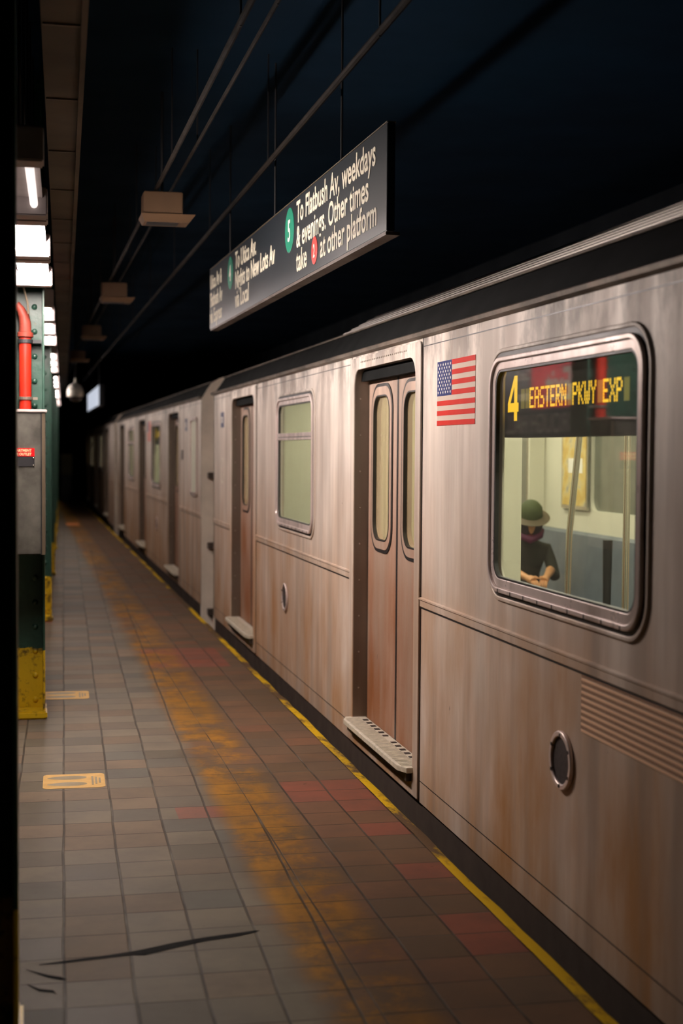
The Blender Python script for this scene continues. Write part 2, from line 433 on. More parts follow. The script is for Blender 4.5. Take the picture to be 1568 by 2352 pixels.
M['blackplate'] = simple('black_plate', (0.022, 0.022, 0.024), 0.4)
t_ = NT('sign_black'); t_.set(col=(0.010, 0.016, 0.022), rough=0.33, spec=0.75, coat=0.25, coatr=0.36); M['signface'] = t_.m
M['signcream'] = simple('sign_lettering', (0.78, 0.72, 0.56), 0.45, dirt=0.04)
M['sgreen'] = simple('bullet_green', (0.006, 0.22, 0.13), 0.4, dirt=0.05)
M['sred'] = simple('bullet_red', (0.70, 0.05, 0.04), 0.4, dirt=0.05)
M['sticker'] = simple('floor_sticker', (0.56, 0.34, 0.115), 0.6, dirt=0.12, scale=16, spec=0.15)
M['stickerdark'] = simple('sticker_print', (0.20, 0.15, 0.07), 0.5, dirt=0.1)
M['orange'] = simple('orange_mat', (0.75, 0.24, 0.05), 0.5)
M['domewhite'] = simple('dome_white', (0.95, 0.92, 0.82), 0.45, dirt=0.08)
M['smoked'] = simple('smoked_dome', (0.06, 0.05, 0.05), 0.08, dirt=0.1)
M['flagred'] = simple('flag_red', (0.72, 0.020, 0.008), 0.6, spec=0.15, dirt=0.18, scale=3)
M['flagwhite'] = simple('flag_white', (0.70, 0.58, 0.48), 0.6, spec=0.15, dirt=0.1, scale=3)
M['flagblue'] = simple('flag_blue', (0.02, 0.035, 0.17), 0.6, spec=0.15, dirt=0.15, scale=4)
M['screen'] = emissive('lit_screen', (0.80, 0.86, 1.0), 0.7)
M['exitred'] = simple('exit_red', (0.80, 0.03, 0.05), 0.4)
M['ballast'] = simple('track_ballast', (0.03, 0.027, 0.024), 0.9, dirt=0.5, scale=30)
M['rail'] = simple('rail_steel', (0.18, 0.14, 0.11), 0.35, 0.8)

def map_mat():
    t = NT('subway_map'); p, sp = t.pos()
    n = t.noise(p, 9, 3); c = t.ramp(n, [(0.40, (0.62, 0.42, 0.10)), (0.5, (0.70, 0.52, 0.16)), (0.62, (0.66, 0.55, 0.28)), (0.7, (0.35, 0.36, 0.30))])
    t.set(col=c, rough=0.4); return t.m
M['map'] = map_mat()

def ribbed_mat():
    """grille of small square perforations"""
    t = NT('perforated_panel'); p, sp = t.pos()
    def cell(q, pitch, wd):
        f = t.math('FRACT', t.math('DIVIDE', q, pitch)); d = t.math('ABSOLUTE', t.math('SUBTRACT', f, 0.5))
        return t.ramp(d, [(wd-0.05, 1.0), (wd+0.05, 0.0)])
    g = t.math('MULTIPLY', cell(sp[1], 0.011, 0.34), cell(sp[2], 0.0225, 0.27))
    c = t.mix(g, (0.95, 0.62, 0.40), (0.12, 0.045, 0.035)); t.set(col=c, metal=0.1, rough=0.45, spec=0.3)
    t.bump(t.math('SUBTRACT', 1.0, g), 0.4, 0.004); return t.m
M['perf'] = ribbed_mat()

# ------------------------------------------------------------------ the setting
FAR = 62.0
C_ANG = 0.0250                       # the column row swings towards the edge as it recedes
def cx(y, d): return d + y*C_ANG     # lateral offset d from the tile line under the camera, at distance y

mb = MB().box(-3.4, 1.67, -3, FAR, -0.25, 0.0)
tag(mb.build('floor', M['tiles']), 'tiled subway platform floor with a worn yellow band', kind='structure')
prof = [(1.668, 0.003), (1.712, 0.0), (1.728, -0.012), (1.730, -0.06), (1.668, -0.06)]
mb = MB()
ys = [-3 + i*0.25 for i in range(int((FAR+3)/0.25)+1)]
rw = [random.uniform(-0.008, 0.008) for _ in ys]
vs = []; fs = []
for y, q in zip(ys, rw):
    for (x, z) in prof: vs.append((x + (q if x > 1.68 else q*0.6), y, z))
for i in range(len(ys)-1):
    for k in range(len(prof)-1): fs.append((i*5+k, i*5+k+1, (i+1)*5+k+1, (i+1)*5+k))
mb.add(vs, fs)
tag(mb.build('trim_1', M['edge'], smooth=True), 'narrow yellow painted nosing of the platform edge', kind='structure')
tag(MB().box(1.54, 1.66, -3, FAR, -1.25, -0.25).build('wall_platform_face', M['wall']), kind='structure')
tag(MB().box(1.66, 5.6, -3, FAR, -1.35, -1.25).build('floor_trackbed', M['ballast']), kind='structure')
tag(MB().box(5.5, 5.7, -3, FAR, -1.3, 4.2).build('wall_right', M['wall']), kind='structure')
tag(MB().box(-3.6, -3.4, -3, FAR, -0.25, 4.2).build('wall_left', M['wall']), kind='structure')
tag(MB().box(-3.6, 5.7, FAR, FAR+0.2, -1.3, 4.2).build('wall_far', M['wall']), kind='structure')
tag(MB().box(-3.6, 5.7, -3.2, -3, -1.3, 4.2).build('wall_back', M['wall']), kind='structure')
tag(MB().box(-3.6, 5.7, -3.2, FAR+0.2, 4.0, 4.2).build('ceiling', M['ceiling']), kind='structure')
for i, xr in enumerate((2.48, 3.92)):
    r_ = MB().extrude_y([(xr-0.07, -1.25), (xr+0.07, -1.25), (xr+0.02, -1.22), (xr+0.03, -1.13), (xr-0.03, -1.13), (xr-0.02, -1.22)], -3, FAR, closed=True, caps=True)
    tag(r_.build('track_rail', M['rail']), ['steel running rail under the train, nearer the platform', 'steel running rail under the train, farther from the platform'][i], 'rail', 'rails of the track')

# longitudinal beam along the column tops: tan soffit, dark sides
def crow(prof, y0, y1, n=1):
    mbb = MB(); k = len(prof)
    vs = [(x + y0*C_ANG, y0, z) for x, z in prof] + [(x + y1*C_ANG, y1, z) for x, z in prof]
    fs = [(i, (i+1) % k, k+(i+1) % k, k+i) for i in range(k)] + [tuple(range(k)), tuple(range(2*k-1, k-1, -1))]
    return mbb.add(vs, fs)
root = empty('ceiling_beam', 'long tan painted steel beam running over the column row into the dark', 'beam', (0, 0, 0))
crow([(-0.075, 3.20), (0.085, 3.20), (0.085, 3.225), (-0.075, 3.225)], -2, 44).build('bottom_flange', M['beam'], root)
crow([(-0.01, 3.225), (0.01, 3.225), (0.01, 3.99), (-0.01, 3.99)], -2, 44).build('web', M['dark'], root)
crow([(0.065, 3.180), (0.086, 3.180), (0.086, 3.20), (0.065, 3.20)], -2, 44).build('edge_angle', M['beam'], root)
rv = MB()
for i in range(36):
    y = 3 + i*1.1
    rv.box(cx(y, -0.070), cx(y, 0.062), y, y+0.012, 3.193, 3.2)
rv.build('splice_plate', M['jamb'], root)

# ------------------------------------------------------------------ columns
ORD = ['nearest', 'second', 'third', 'fourth', 'fifth', 'sixth', 'seventh']
colY = [4.10, 9.20, 14.30, 19.36, 24.35, 29.3, 34.3]
clab = ['green riveted steel column nearest the camera, blurred and unlit at the left edge',
        'green riveted steel column with yellow foot carrying the steel standpipe cabinet',
        'third green steel column, just behind the one with the cabinet',
        'fourth green steel column along the platform row',
        'fifth green steel column along the platform row',
        'sixth green steel column along the platform row, yellow foot showing',
        'seventh and farthest lit green steel column of the row']
def column_parts(root):
    w = 0.46; d = 0.15
    x1 = -0.117; x0 = x1-w
    MB().box(x0+0.012, x1-0.012, -0.007, 0.007, 0, 3.99).build('web', M['column'], root)
    for xa in (x0, x1-0.014):
        MB().box(xa, xa+0.014, -d, d, 0, 3.99).build('flange', M['column'], root, bevel=0.003)
    an = MB()
    for s in (-1, 1):
        for side in (0, 1):
            xe = x0+0.014 if side == 0 else x1-0.014-0.085
            an.box(xe, xe+0.085, min(s*0.008, s*0.018), max(s*0.008, s*0.018), 0.012, 3.9)
    an.build('angle_iron', M['column'], root)
    rv = MB()
    for k in range(24):
        z = 0.10 + k*0.155
        for xc_ in (x0+0.060, x1-0.060):
            rv.lathe([(0.019, 0.0), (0.017, -0.007), (0.010, -0.013), (0.002, -0.015)], (xc_, -0.0178, z), 10, 'Y')
    rv.build('rivet', M['column'], root, smooth=True)
    MB().cbox(x0-0.02, x1+0.012, -d-0.03, d+0.03, 0.0, 0.05, 0.01).build('base_plate', M['column'], root)
cproto = empty('steel_column', clab[0], 'column', (cx(colY[0], 0)-0.01, colY[0], 0), 0, 'green platform columns')
column_parts(cproto)
def copy_tree(o, loc, rz=None, label=None):
    c = o.copy(); COL.objects.link(c); c.location = loc
    if rz is not None: c.rotation_euler.z = rz
    if label: c['label'] = label
    for ch in o.children:
        d = ch.copy(); COL.objects.link(d); d.parent = c
        for g in ch.children:
            e = g.copy(); COL.objects.link(e); e.parent = d
    return c
for i in range(1, 7):
    copy_tree(cproto, (cx(colY[i], 0), colY[i], 0), label=clab[i])

# ------------------------------------------------------------------ fluorescent fixtures
def fixture(root):
    L = 1.30; x0, x1 = -0.285, -0.065
    prof = [(x0+0.02, 0.0), (x1-0.02, 0.0), (x1-0.05, 0.055), (x0+0.05, 0.055)]
    MB().extrude_y(prof, 0.04, L-0.04, True, True).build('housing', M['fixture'], root)
    for yy in (0.0, L-0.13):
        MB().cbox(x0, x1, yy, yy+0.13, -0.075, 0.045, 0.006).build('end_box', M['fixture'], root)
    for xx in (x0+0.055, x1-0.055):
        MB().tube([(xx, 0.12, -0.030), (xx, 0.16, -0.030), (xx, L-0.16, -0.030), (xx, L-0.12, -0.030)], 0.017, 12, radii=[0.015, 0.017, 0.017, 0.015]).build('fluorescent_tube', M['tube'], root, smooth=True)
    for yy in (0.3, L-0.3):
        MB().tube([(-0.175, yy, 0.05), (-0.175, yy, 1.27)], 0.008, 6).build('hanger_rod', M['dark'], root)
def tube_mesh(me, q, _c={}):
    key = (me.name.split('#')[0], q)
    if key not in _c:
        n = me.copy(); n.name = key[0] + '#%d' % q; n.materials[0] = tube_mat(q); _c[key] = n
    return _c[key]
def lab_fix(run, k):
    w_ = ['nearest the camera', 'middle one', 'farthest from the camera'][k]
    return 'white double-tube fluorescent light, %s of three, hung before the %s column' % (w_, ORD[run+1])
ZF = 2.755
fproto = None
angf = -math.atan(C_ANG)
for run in range(0, 6):
    yend = colY[run+1] - 0.18
    for k in range(3):
        y = yend - 1.33*(3-k)
        loc = (cx(y, 0), y, ZF)
        if fproto is None:
            fproto = empty('fluorescent_light', lab_fix(run, k), 'light', loc, angf, 'fluorescent lights along the columns'); fixture(fproto)
        else:
            fx = copy_tree(fproto, loc, label=lab_fix(run, k))
            for ch in fx.children:
                if ch.name.startswith('fluorescent_tube'):
                    ch.data = tube_mesh(ch.data, TUBES.get((run, k), TUBE_REST.get(run, 85.0)))

# the light nearest the camera is failing: its tubes only glow weakly
for ch in fproto.children:
    if ch.name.startswith('fluorescent_tube'):
        ch.data = ch.data.copy(); ch.data.materials[0] = M['tube_weak']; ch['label'] = 'failing, weakly glowing tube'

# ------------------------------------------------------------------ standpipe, cabinet on the second column
cc = lambda d, y: cx(y, d)
root = empty('standpipe_pipe', 'glossy red vertical fire pipe with clamps rising above the steel cabinet', 'pipe', (cc(-0.232, 9.10), 9.10, 1.94))
MB().tube([(0, 0, -0.1), (0, 0, 0.44)], 0.038, 20).build('riser', M['red'], root, smooth=True)
MB().lathe([(0.043, 0.44), (0.050, 0.445), (0.050, 0.47), (0.043, 0.475)], n=20).build('coupling', M['pinkred'], root, smooth=True)
MB().tube([(0, 0, 0.475), (0, 0, 0.53), (-0.008, 0, 0.575), (-0.028, 0, 0.615), (-0.055, 0.0, 0.645)], 0.036, 16, radii=[0.038, 0.037, 0.033, 0.027, 0.025]).build('elbow', M['pinkred'], root, smooth=True)
cl = MB()
cl.lathe([(0.042, 0.405), (0.047, 0.407), (0.047, 0.428), (0.042, 0.43)], n=20); cl.box(0.03, 0.098, 0.0, 0.06, 0.407, 0.428)
cl.build('clamp', M['dark'], root)
c2 = MB().lathe([(0.042, 0.055), (0.046, 0.056), (0.046, 0.072), (0.042, 0.073)], n=20); c2.box(0.03, 0.075, 0, 0.02, 0.056, 0.072)
c2.build('clamp', M['jamb'], root)
root = empty('conduit', 'thin pale wire conduit bending down to the red pipe', 'conduit', (cc(-0.240, 9.02), 9.02, 2.52))
MB().tube([(0.03, 0, 0.0), (0.025, 0, 0.07), (0.0, 0, 0.17), (-0.03, 0, 0.27)], 0.006, 8).build('conduit_line', M['beam'], root)

xr_ = cc(-0.103, 8.65)
CH0, CH1 = 1.06, 1.925
root = empty('standpipe_cabinet', 'brushed steel standpipe outlet cabinet mounted on the green column', 'cabinet', (xr_-0.25, 8.64, CH0))
lx = lambda x: x-(xr_-0.25)
MB().cbox(-0.25, 0.25, 0.012, 0.36, 0, CH1-CH0, 0.006).build('case', M['cabinet'], root)
MB().cbox(-0.25, 0.218, 0.0, 0.012, 0.004, CH1-CH0-0.022, 0.004).build('door', M['cabinet'], root)
MB().cbox(-0.256, 0.258, -0.012, 0.37, CH1-CH0-0.018, CH1-CH0, 0.004).build('lid', M['trim'], root)
MB().box(0.221, 0.226, -0.003, 0.012, 0.0, CH1-CH0-0.02).build('hinge_strip', M['gasket'], root)
MB().box(0.228, 0.246, -0.002, 0.012, 0.0, CH1-CH0-0.02).build('side_trim', M['beam'], root)
lb = MB().box(-0.24, 0.185, -0.0045, 0.0, 0.585, 0.635).build('red_label', M['labelred'], root); lb['label'] = 'red label reading FIRE DEPARTMENT STANDPIPE OUTLET'
mt = MB()
text_into(mt, 'FIRE DEPARTMENT', 0.0205, face_minus_y(0.167, -0.0055, 0.614), 0.0006, 0.92, 'RIGHT')
text_into(mt, 'STANDPIPE OUTLET', 0.0205, face_minus_y(0.167, -0.0055, 0.592), 0.0006, 0.92, 'RIGHT')
mt.build('lettering', M['labelcream'], lb)
MB().cbox(-0.24, 0.185, -0.005, 0.0, 0.525, 0.583, 0.001).build('black_plate', M['blackplate'], root)
sc = MB()
for (x, z) in ((0.178, 0.576), (0.178, 0.533), (-0.012, 0.475), (-0.012, 0.425), (0.0, 0.43)):
    sc.lathe([(0.0045, -0.001), (0.004, -0.006), (0.001, -0.0075)], (x, -0.004, z), 10, 'Y')
sc.build('screw', M['chrome'], root, smooth=True)

# ------------------------------------------------------------------ ceiling boxes, conduits
labs = ['nearest and largest tan box hung from the dark ceiling conduit, with a flared tray below',
        'second tan box on the ceiling conduit, middle of the three clear ones',
        'third tan box on the ceiling conduit', 'fourth and faintest tan box on the ceiling conduit']
bproto = None
for i, y in enumerate((9.23, 14.40, 19.47, 24.6)):
    loc = (0.864, y, 3.19)
    if bproto is None:
        bproto = empty('ceiling_box', labs[0], 'box', loc, 0, 'tan boxes on the ceiling conduit')
        MB().cbox(-0.125, 0.125, 0, 0.22, 0.015, 0.155, 0.006).build('case', M['box_tan'], bproto)
        MB().add([(-0.14, -0.01, 0.012), (0.205, -0.01, 0.012), (0.205, 0.27, 0.012), (-0.14, 0.27, 0.012),
                  (-0.12, 0.03, -0.035), (0.165, 0.03, -0.035), (0.165, 0.22, -0.035), (-0.12, 0.22, -0.035)],
                 [(0,1,2,3),(4,5,6,7),(0,1,5,4),(1,2,6,5),(2,3,7,6),(3,0,4,7)]).build('tray', M['box_tan'], bproto)
        MB().box(-0.10, 0.10, 0.05, 0.17, -0.040, -0.034).build('lens', M['dark'], bproto)
        MB().tube([(0, 0.11, 0.15), (0, 0.11, 0.81)], 0.009, 6).build('hanger_rod', M['dark'], bproto)
    else: copy_tree(bproto, loc, label=labs[i])
for (x, z, r_, lab) in ((0.825, 3.37, 0.014, 'thin tan conduit running along the ceiling boxes'),
                        (1.386, 3.37, 0.016, 'thin tan conduit on the ceiling above the hanging sign'),
                        (0.971, 3.46, 0.010, 'faint thin conduit on the ceiling between the two tan ones')):
    root = empty('ceiling_conduit', lab, 'pipe', (x, 2.0, z))
    MB().tube([(0, 0, 0), (0, 34, 0)], r_, 8).build('pipe_run', M['pipe_tan'], root)
    for k in range(12): MB().box(-0.004, 0.004, 0.9+k*2.7, 0.908+k*2.7, -r_-0.004, 4.0-z).build('strap', M['dark'], root)

# ------------------------------------------------------------------ hanging sign
S0 = Vector((1.493, 5.876)); S1 = Vector((1.398, 11.06)); SL = (S1-S0).length
sang = math.atan2(-(S1.x-S0.x), (S1.y-S0.y))
sroot = empty('hanging_sign', 'long black overhead direction sign with cream lettering hanging over the platform edge', 'sign', (S0.x, S0.y, 2.625), sang)
SH = 0.455
pn = MB().cbox(-0.004, 0.032, 0, SL, 0, SH, 0.003).build('panel', M['signface'], sroot)
MB().box(-0.006, 0.034, 0, SL, SH, SH+0.005).build('top_rail', M['beam'], sroot)
MB().box(-0.002, 0.060, 0.02, SL-0.02, -0.014, 0.0).build('bottom_rail', M['skirt'], sroot)
for yy in (0.9, 2.6, 4.3):
    MB().tube([(0.014, yy, SH), (0.014, yy, 4.0-2.625)], 0.006, 8).build('hanger_rod', M['dark'], sroot)
T = MB()
def st(s, yf, z, size=0.135, sx=0.80): text_into(T, s, size, face_minus_x(-0.0055, yf, z), 0.0030, sx)
def yof(y): return 1.0243*y-0.325-5.876
st('To Flatbush Av, weekdays', yof(7.88), 0.315, 0.165, 0.97)
st('& evenings. Other times', yof(7.88), 0.180, 0.165, 0.97)
st('take', yof(7.88), 0.050, 0.165, 0.97)
st('at other platform', yof(7.30), 0.050, 0.165, 0.97)
st('To Utica Av.', yof(9.92), 0.315, 0.165, 0.97)
st('Nights to New Lots Av', yof(9.92), 0.180, 0.165, 0.93)
st('via Local', yof(9.92), 0.050, 0.165, 0.97)
st('Utica Av &', yof(11.085), 0.300, 0.150, 0.88)
st('Flatbush Av', yof(11.085), 0.165, 0.150, 0.86)
st('via Express', yof(11.085), 0.040, 0.150, 0.88)
T.build('lettering', M['signcream'], pn)
def bullet(y, z, r, s, mat, nm, lab):
    b = MB().lathe([(r, -0.0005), (r, -0.0025), (r-0.002, -0.003)], (-0.004, yof(y), z), 32, 'X').build(nm, mat, pn)
    b['label'] = lab
    t_ = MB(); text_into(t_, s, r*1.35, face_minus_x(-0.0082, yof(y), z-r*0.48), 0.002, 0.9, 'CENTER')
    t_.build('lettering', M['white'], pn)
bullet(8.07, 0.305, 0.125, '5', M['sgreen'], 'route_bullet', 'green disc with the number 5')
bullet(10.13, 0.315, 0.115, '4', M['sgreen'], 'route_bullet', 'green disc with the number 4')
bullet(7.43, 0.105, 0.072, '2', M['sred'], 'route_bullet', 'red disc with the number 2')

# lit display far down, dome camera
root = empty('lit_display', 'small glowing pale display hanging far down the platform', 'display', (1.56, 31.6, 2.62))
MB().cbox(0, 0.12, 0, 6.0, 0, 0.47, 0.01).build('case', M['dark'], root)
MB().box(-0.004, 0.0, 0.05, 5.95, 0.02, 0.45).build('screen', M['screen'], root)
for yy in (1.2, 4.8): MB().tube([(0.06, yy, 0.47), (0.06, yy, 1.38)], 0.015, 6).build('hanger_rod', M['dark'], root)
root = empty('dome_camera', 'white dome security camera with smoked lower bubble hanging over the platform', 'camera', (0.844, 25.4, 2.60))
MB().lathe([(0.135, -0.01), (0.142, 0.0), (0.142, 0.09), (0.132, 0.14), (0.105, 0.185), (0.06, 0.215), (0.026, 0.235), (0.018, 0.31)], n=28).build('hood', M['domewhite'], root, smooth=True)
MB().lathe([(0.118, 0.0), (0.113, -0.03), (0.095, -0.065), (0.06, -0.09), (0.01, -0.10)], n=28).build('bubble', M['smoked'], root, smooth=True)
MB().tube([(0, 0, 0.3), (0, 0, 1.4)], 0.016, 8).build('stem', M['dark'], root)

# far end of the platform
root = empty('service_cabinet', 'dim beige cabinet at the dark far end of the platform', 'cabinet', (1.22, 44.8, 0))
MB().cbox(-0.18, 0.17, 0, 0.4, 0.86, 1.50, 0.01).build('body', M['beam'], root)
MB().box(-0.16, 0.15, 0.02, 0.38, 0, 0.86).build('stand', M['dark'], root)

# ------------------------------------------------------------------ floor stickers
def sticker(yc, xc_, label, group='distancing stickers on the floor'):
    root = empty('floor_sticker', label, 'sticker', (xc_, yc, 0), angf, group)
    lp = rr(-0.155, 0.155, -0.155, 0.155, 0.03, 6)
    vs = [(a, b, 0.0015) for a, b in lp] + [(a, b, 0.0) for a, b in lp]; n = len(lp)
    MB().add(vs, [tuple(range(n))] + [(k, (k+1) % n, n+(k+1) % n, n+k) for k in range(n)]).build('sheet', M['sticker'], root)
    pr = MB()
    for s in (-1, 1):
        foot = []
        for k in range(28):
            a = 2*math.pi*k/28
            u = math.cos(a); v_ = math.sin(a)
            wid = 0.040 + 0.008*u
            foot.append((-0.035 + 0.100*u, s*0.070 + wid*v_, 0.0022))
        pr.add(foot, [tuple(range(28))])
    f_ = pr.build('footprint_print', M['stickerdark'], root)
    tx = MB()
    Mx = lambda x, y: Matrix(((0, -1, 0, x), (1, 0, 0, y), (0, 0, 1, 0.0022), (0, 0, 0, 1)))
    for i in range(3):
        tx.box(0.088+i*0.018, 0.098+i*0.018, -0.10+0.02*i, 0.09-0.02*i, 0.0016, 0.0022)
    tx.build('print_line', M['stickerdark'], root)
    return root
sticker(7.31, cc(0.051, 7.31), 'cream square floor sticker with two footprints, nearer the camera')
sticker(9.88, cc(0.015, 9.88), 'cream square floor sticker with two footprints, beside the yellow column foot')
root = empty('floor_mat', 'small orange patch on the far lit part of the platform floor', 'floor marking', (1.0, 32.05, 0))
MB().cbox(-0.14, 0.14, -0.5, 0.5, 0.0, 0.004, 0.001).build('sheet', M['orange'], root)

# wet dark streaks on the near tiles
def streak(pts, label):
    v = []; n = len(pts)
    for (x, y, w_) in pts: v += [(x, y-w_, 0.0012), (x, y+w_, 0.0012)]
    for (x, y, w_) in pts: v += [(x, y-w_*0.9, 0.0), (x, y+w_*0.9, 0.0)]
    f = [(2*i, 2*i+2, 2*i+3, 2*i+1) for i in range(n-1)]
    f += [(2*i, 2*i+1, 2*n+2*i+1, 2*n+2*i) for i in (0, n-1)]
    o = MB().add(v, f).build('floor_stain', M['tape'])
    tag(o, label, 'stain', 'dark wet streaks on the near tiles')
def gpt(px, py):   # ground point of a picture position, used to lay out the stains
    d = m.to_3x3() @ Vector(((px-784)/1568*24, -(py-1176)/1568*24, -F))
    k = -1.7/d.z; return d.x*k, d.y*k
def spts(lst): return [(gpt(a, b)[0], gpt(a, b)[1], w_) for a, b, w_ in lst]
streak(spts([(90, 2217, .004), (150, 2210, .012), (230, 2200, .013), (305, 2190, .018), (330, 2188, .030), (400, 2172, .027), (470, 2158, .020), (540, 2148, .018), (585, 2140, .010), (596, 2138, .002)]), 'long black wet streak slanting across the nearest tiles')
streak(spts([(60, 2228, .003), (110, 2243, .012), (140, 2248, .014), (152, 2250, .003)]), 'short dark wet streak at the left, just below the long one')
streak(spts([(62, 2262, .004), (90, 2275, .012), (122, 2278, .010), (130, 2285, .003)]), 'small dark smudge in the lower left corner of the tiles')

# ------------------------------------------------------------------ subway cars
XS = 1.904            # outer side plane
ZB, ZT = -0.05, 2.257
FL = 0.085           # car floor
ZG0, ZG1 = 1.105, 2.095   # window frame outer height
def door_span(c): return c-0.71, c+0.71

def door_set(car, y):
    """two sliding leaves in a recess, frame and threshold, centre at y"""
    fr = MB()
    lo = rr(y-0.775, y+0.775, -0.04, 2.235, [0.005, 0.005, 0.03, 0.03])
    li = rr(y-0.680, y+0.680, 0.10, 2.165, [0.012, 0.012, 0.11, 0.11])
    ring(fr, lo, li, XS-0.012, XS+0.004)
    f_ = fr.build('door_frame', M['side'], car, smooth=True, bevel=0.003)
    jm = MB(); li2 = rr(y-0.683, y+0.683, 0.097, 2.168, [0.012, 0.012, 0.11, 0.11]); li3 = rr(y-0.679, y+0.679, 0.101, 2.164, [0.012, 0.012, 0.108, 0.108])
    ring(jm, li2, li3, XS-0.005, XS+0.088)
    jm.build('jamb', M['jamb'], f_, smooth=True)
    bl = MB()
    for k in range(9): bl.lathe([(0.0055, 0.0), (0.005, -0.003), (0.001, -0.0045)], (XS+0.028, y+0.679, 0.28+k*0.215), 8, 'Y')
    bl.build('jamb_screw', M['rivet'], f_, smooth=True)
    if y < 10:
        r0_ = MB().lathe([(0.0055, 0.0), (0.004, -0.003), (0.0005, -0.004)], (0, 0, 0), 8, 'X').build('frame_rivet', M['rivet'], f_)
        r0_.location = (XS-0.012, y-0.5, 2.205)
        for k in range(1, 26):
            q_ = r0_.copy(); COL.objects.link(q_); q_.location.y = y-0.5+k*0.04
    # header tread and rubber
    MB().box(XS+0.03, XS+0.10, y-0.675, y+0.675, 2.10, 2.165).build('header', M['roof'], f_)
    for s, nm in ((1, 'far'), (-1, 'near')):
        a, b = (y+0.015, y+0.670) if s > 0 else (y-0.670, y-0.015)
        leaf = MB()
        wy0, wy1 = a+0.092, b-0.088
        hole = rr(wy0+0.055, wy1-0.055, 1.185, 2.005, 0.10)
        plate_hole(leaf, a, b, 0.10, 2.14, hole, XS+0.080, XS+0.118)
        L = leaf.build('door', M['doorleaf'], car, smooth=True)
        fo = rr(wy0-0.008, wy1+0.008, 1.112, 2.078, 0.155); fi = rr(wy0+0.012, wy1-0.012, 1.130, 2.060, 0.140)
        ring(MB(), fo, fi, XS+0.0745, XS+0.081).build('window_gasket', M['gasket'], L, smooth=True)
        g = MB(); ring(g, fi, rr(wy0+0.050, wy1-0.050, 1.180, 2.010, 0.105), XS+0.072, XS+0.086)
        g.build('window_frame', M['doorleaf'], L, smooth=True, bevel=0.002)
        go = MB(); ring(go, rr(wy0+0.048, wy1-0.048, 1.178, 2.012, 0.106), rr(wy0+0.056, wy1-0.056, 1.186, 2.004, 0.100), XS+0.070, XS+0.090)
        go.build('window_gasket', M['gasket'], L, smooth=True)
        face_loop(MB(), rr(wy0+0.054, wy1-0.054, 1.184, 2.006, 0.10), XS+0.092).build('window_pane', M['doorglass'], L)
        sl = MB(); ee = y+0.015 if s > 0 else y-0.015
        sl.box(XS+0.078, XS+0.12, min(y, ee), max(y, ee), 0.10, 2.14); sl.build('rubber_edge', M['gasket'], L)
    th = MB()
    th.add([(XS-0.075, y-0.62, 0.075), (XS-0.045, y-0.70, 0.075), (XS+0.075, y-0.70, 0.075), (XS+0.075, y+0.70, 0.075), (XS-0.045, y+0.70, 0.075), (XS-0.075, y+0.62, 0.075),
            (XS-0.075, y-0.62, 0.105), (XS-0.045, y-0.70, 0.105), (XS+0.075, y-0.70, 0.105), (XS+0.075, y+0.70, 0.105), (XS-0.045, y+0.70, 0.105), (XS-0.075, y+0.62, 0.105)],
           [(0,1,2,3,4,5), (6,7,8,9,10,11)] + [(k, (k+1) % 6, 6+(k+1) % 6, 6+k) for k in range(6)])
    tp = th.build('threshold_plate', M['plate'], car, bevel=0.004)
    gr = MB()
    for k in range(44): gr.box(XS-0.060, XS+0.028, y-0.655+k*0.030, y-0.648+k*0.030, 0.105, 0.1075)
    gr.build('tread_ridge', M['plate'], tp)
    for k in range(13):
        if k == 6 or y > 10: continue
        MB().box(XS+0.032, XS+0.062, y-0.58+k*0.094, y-0.545+k*0.094, 0.1052, 0.1080).build('guide_notch', M['gasket'], tp)
    MB().box(XS-0.040, XS, y-0.675, y+0.675, 0.030, 0.075).build('threshold_bracket', M['skirt'], tp)

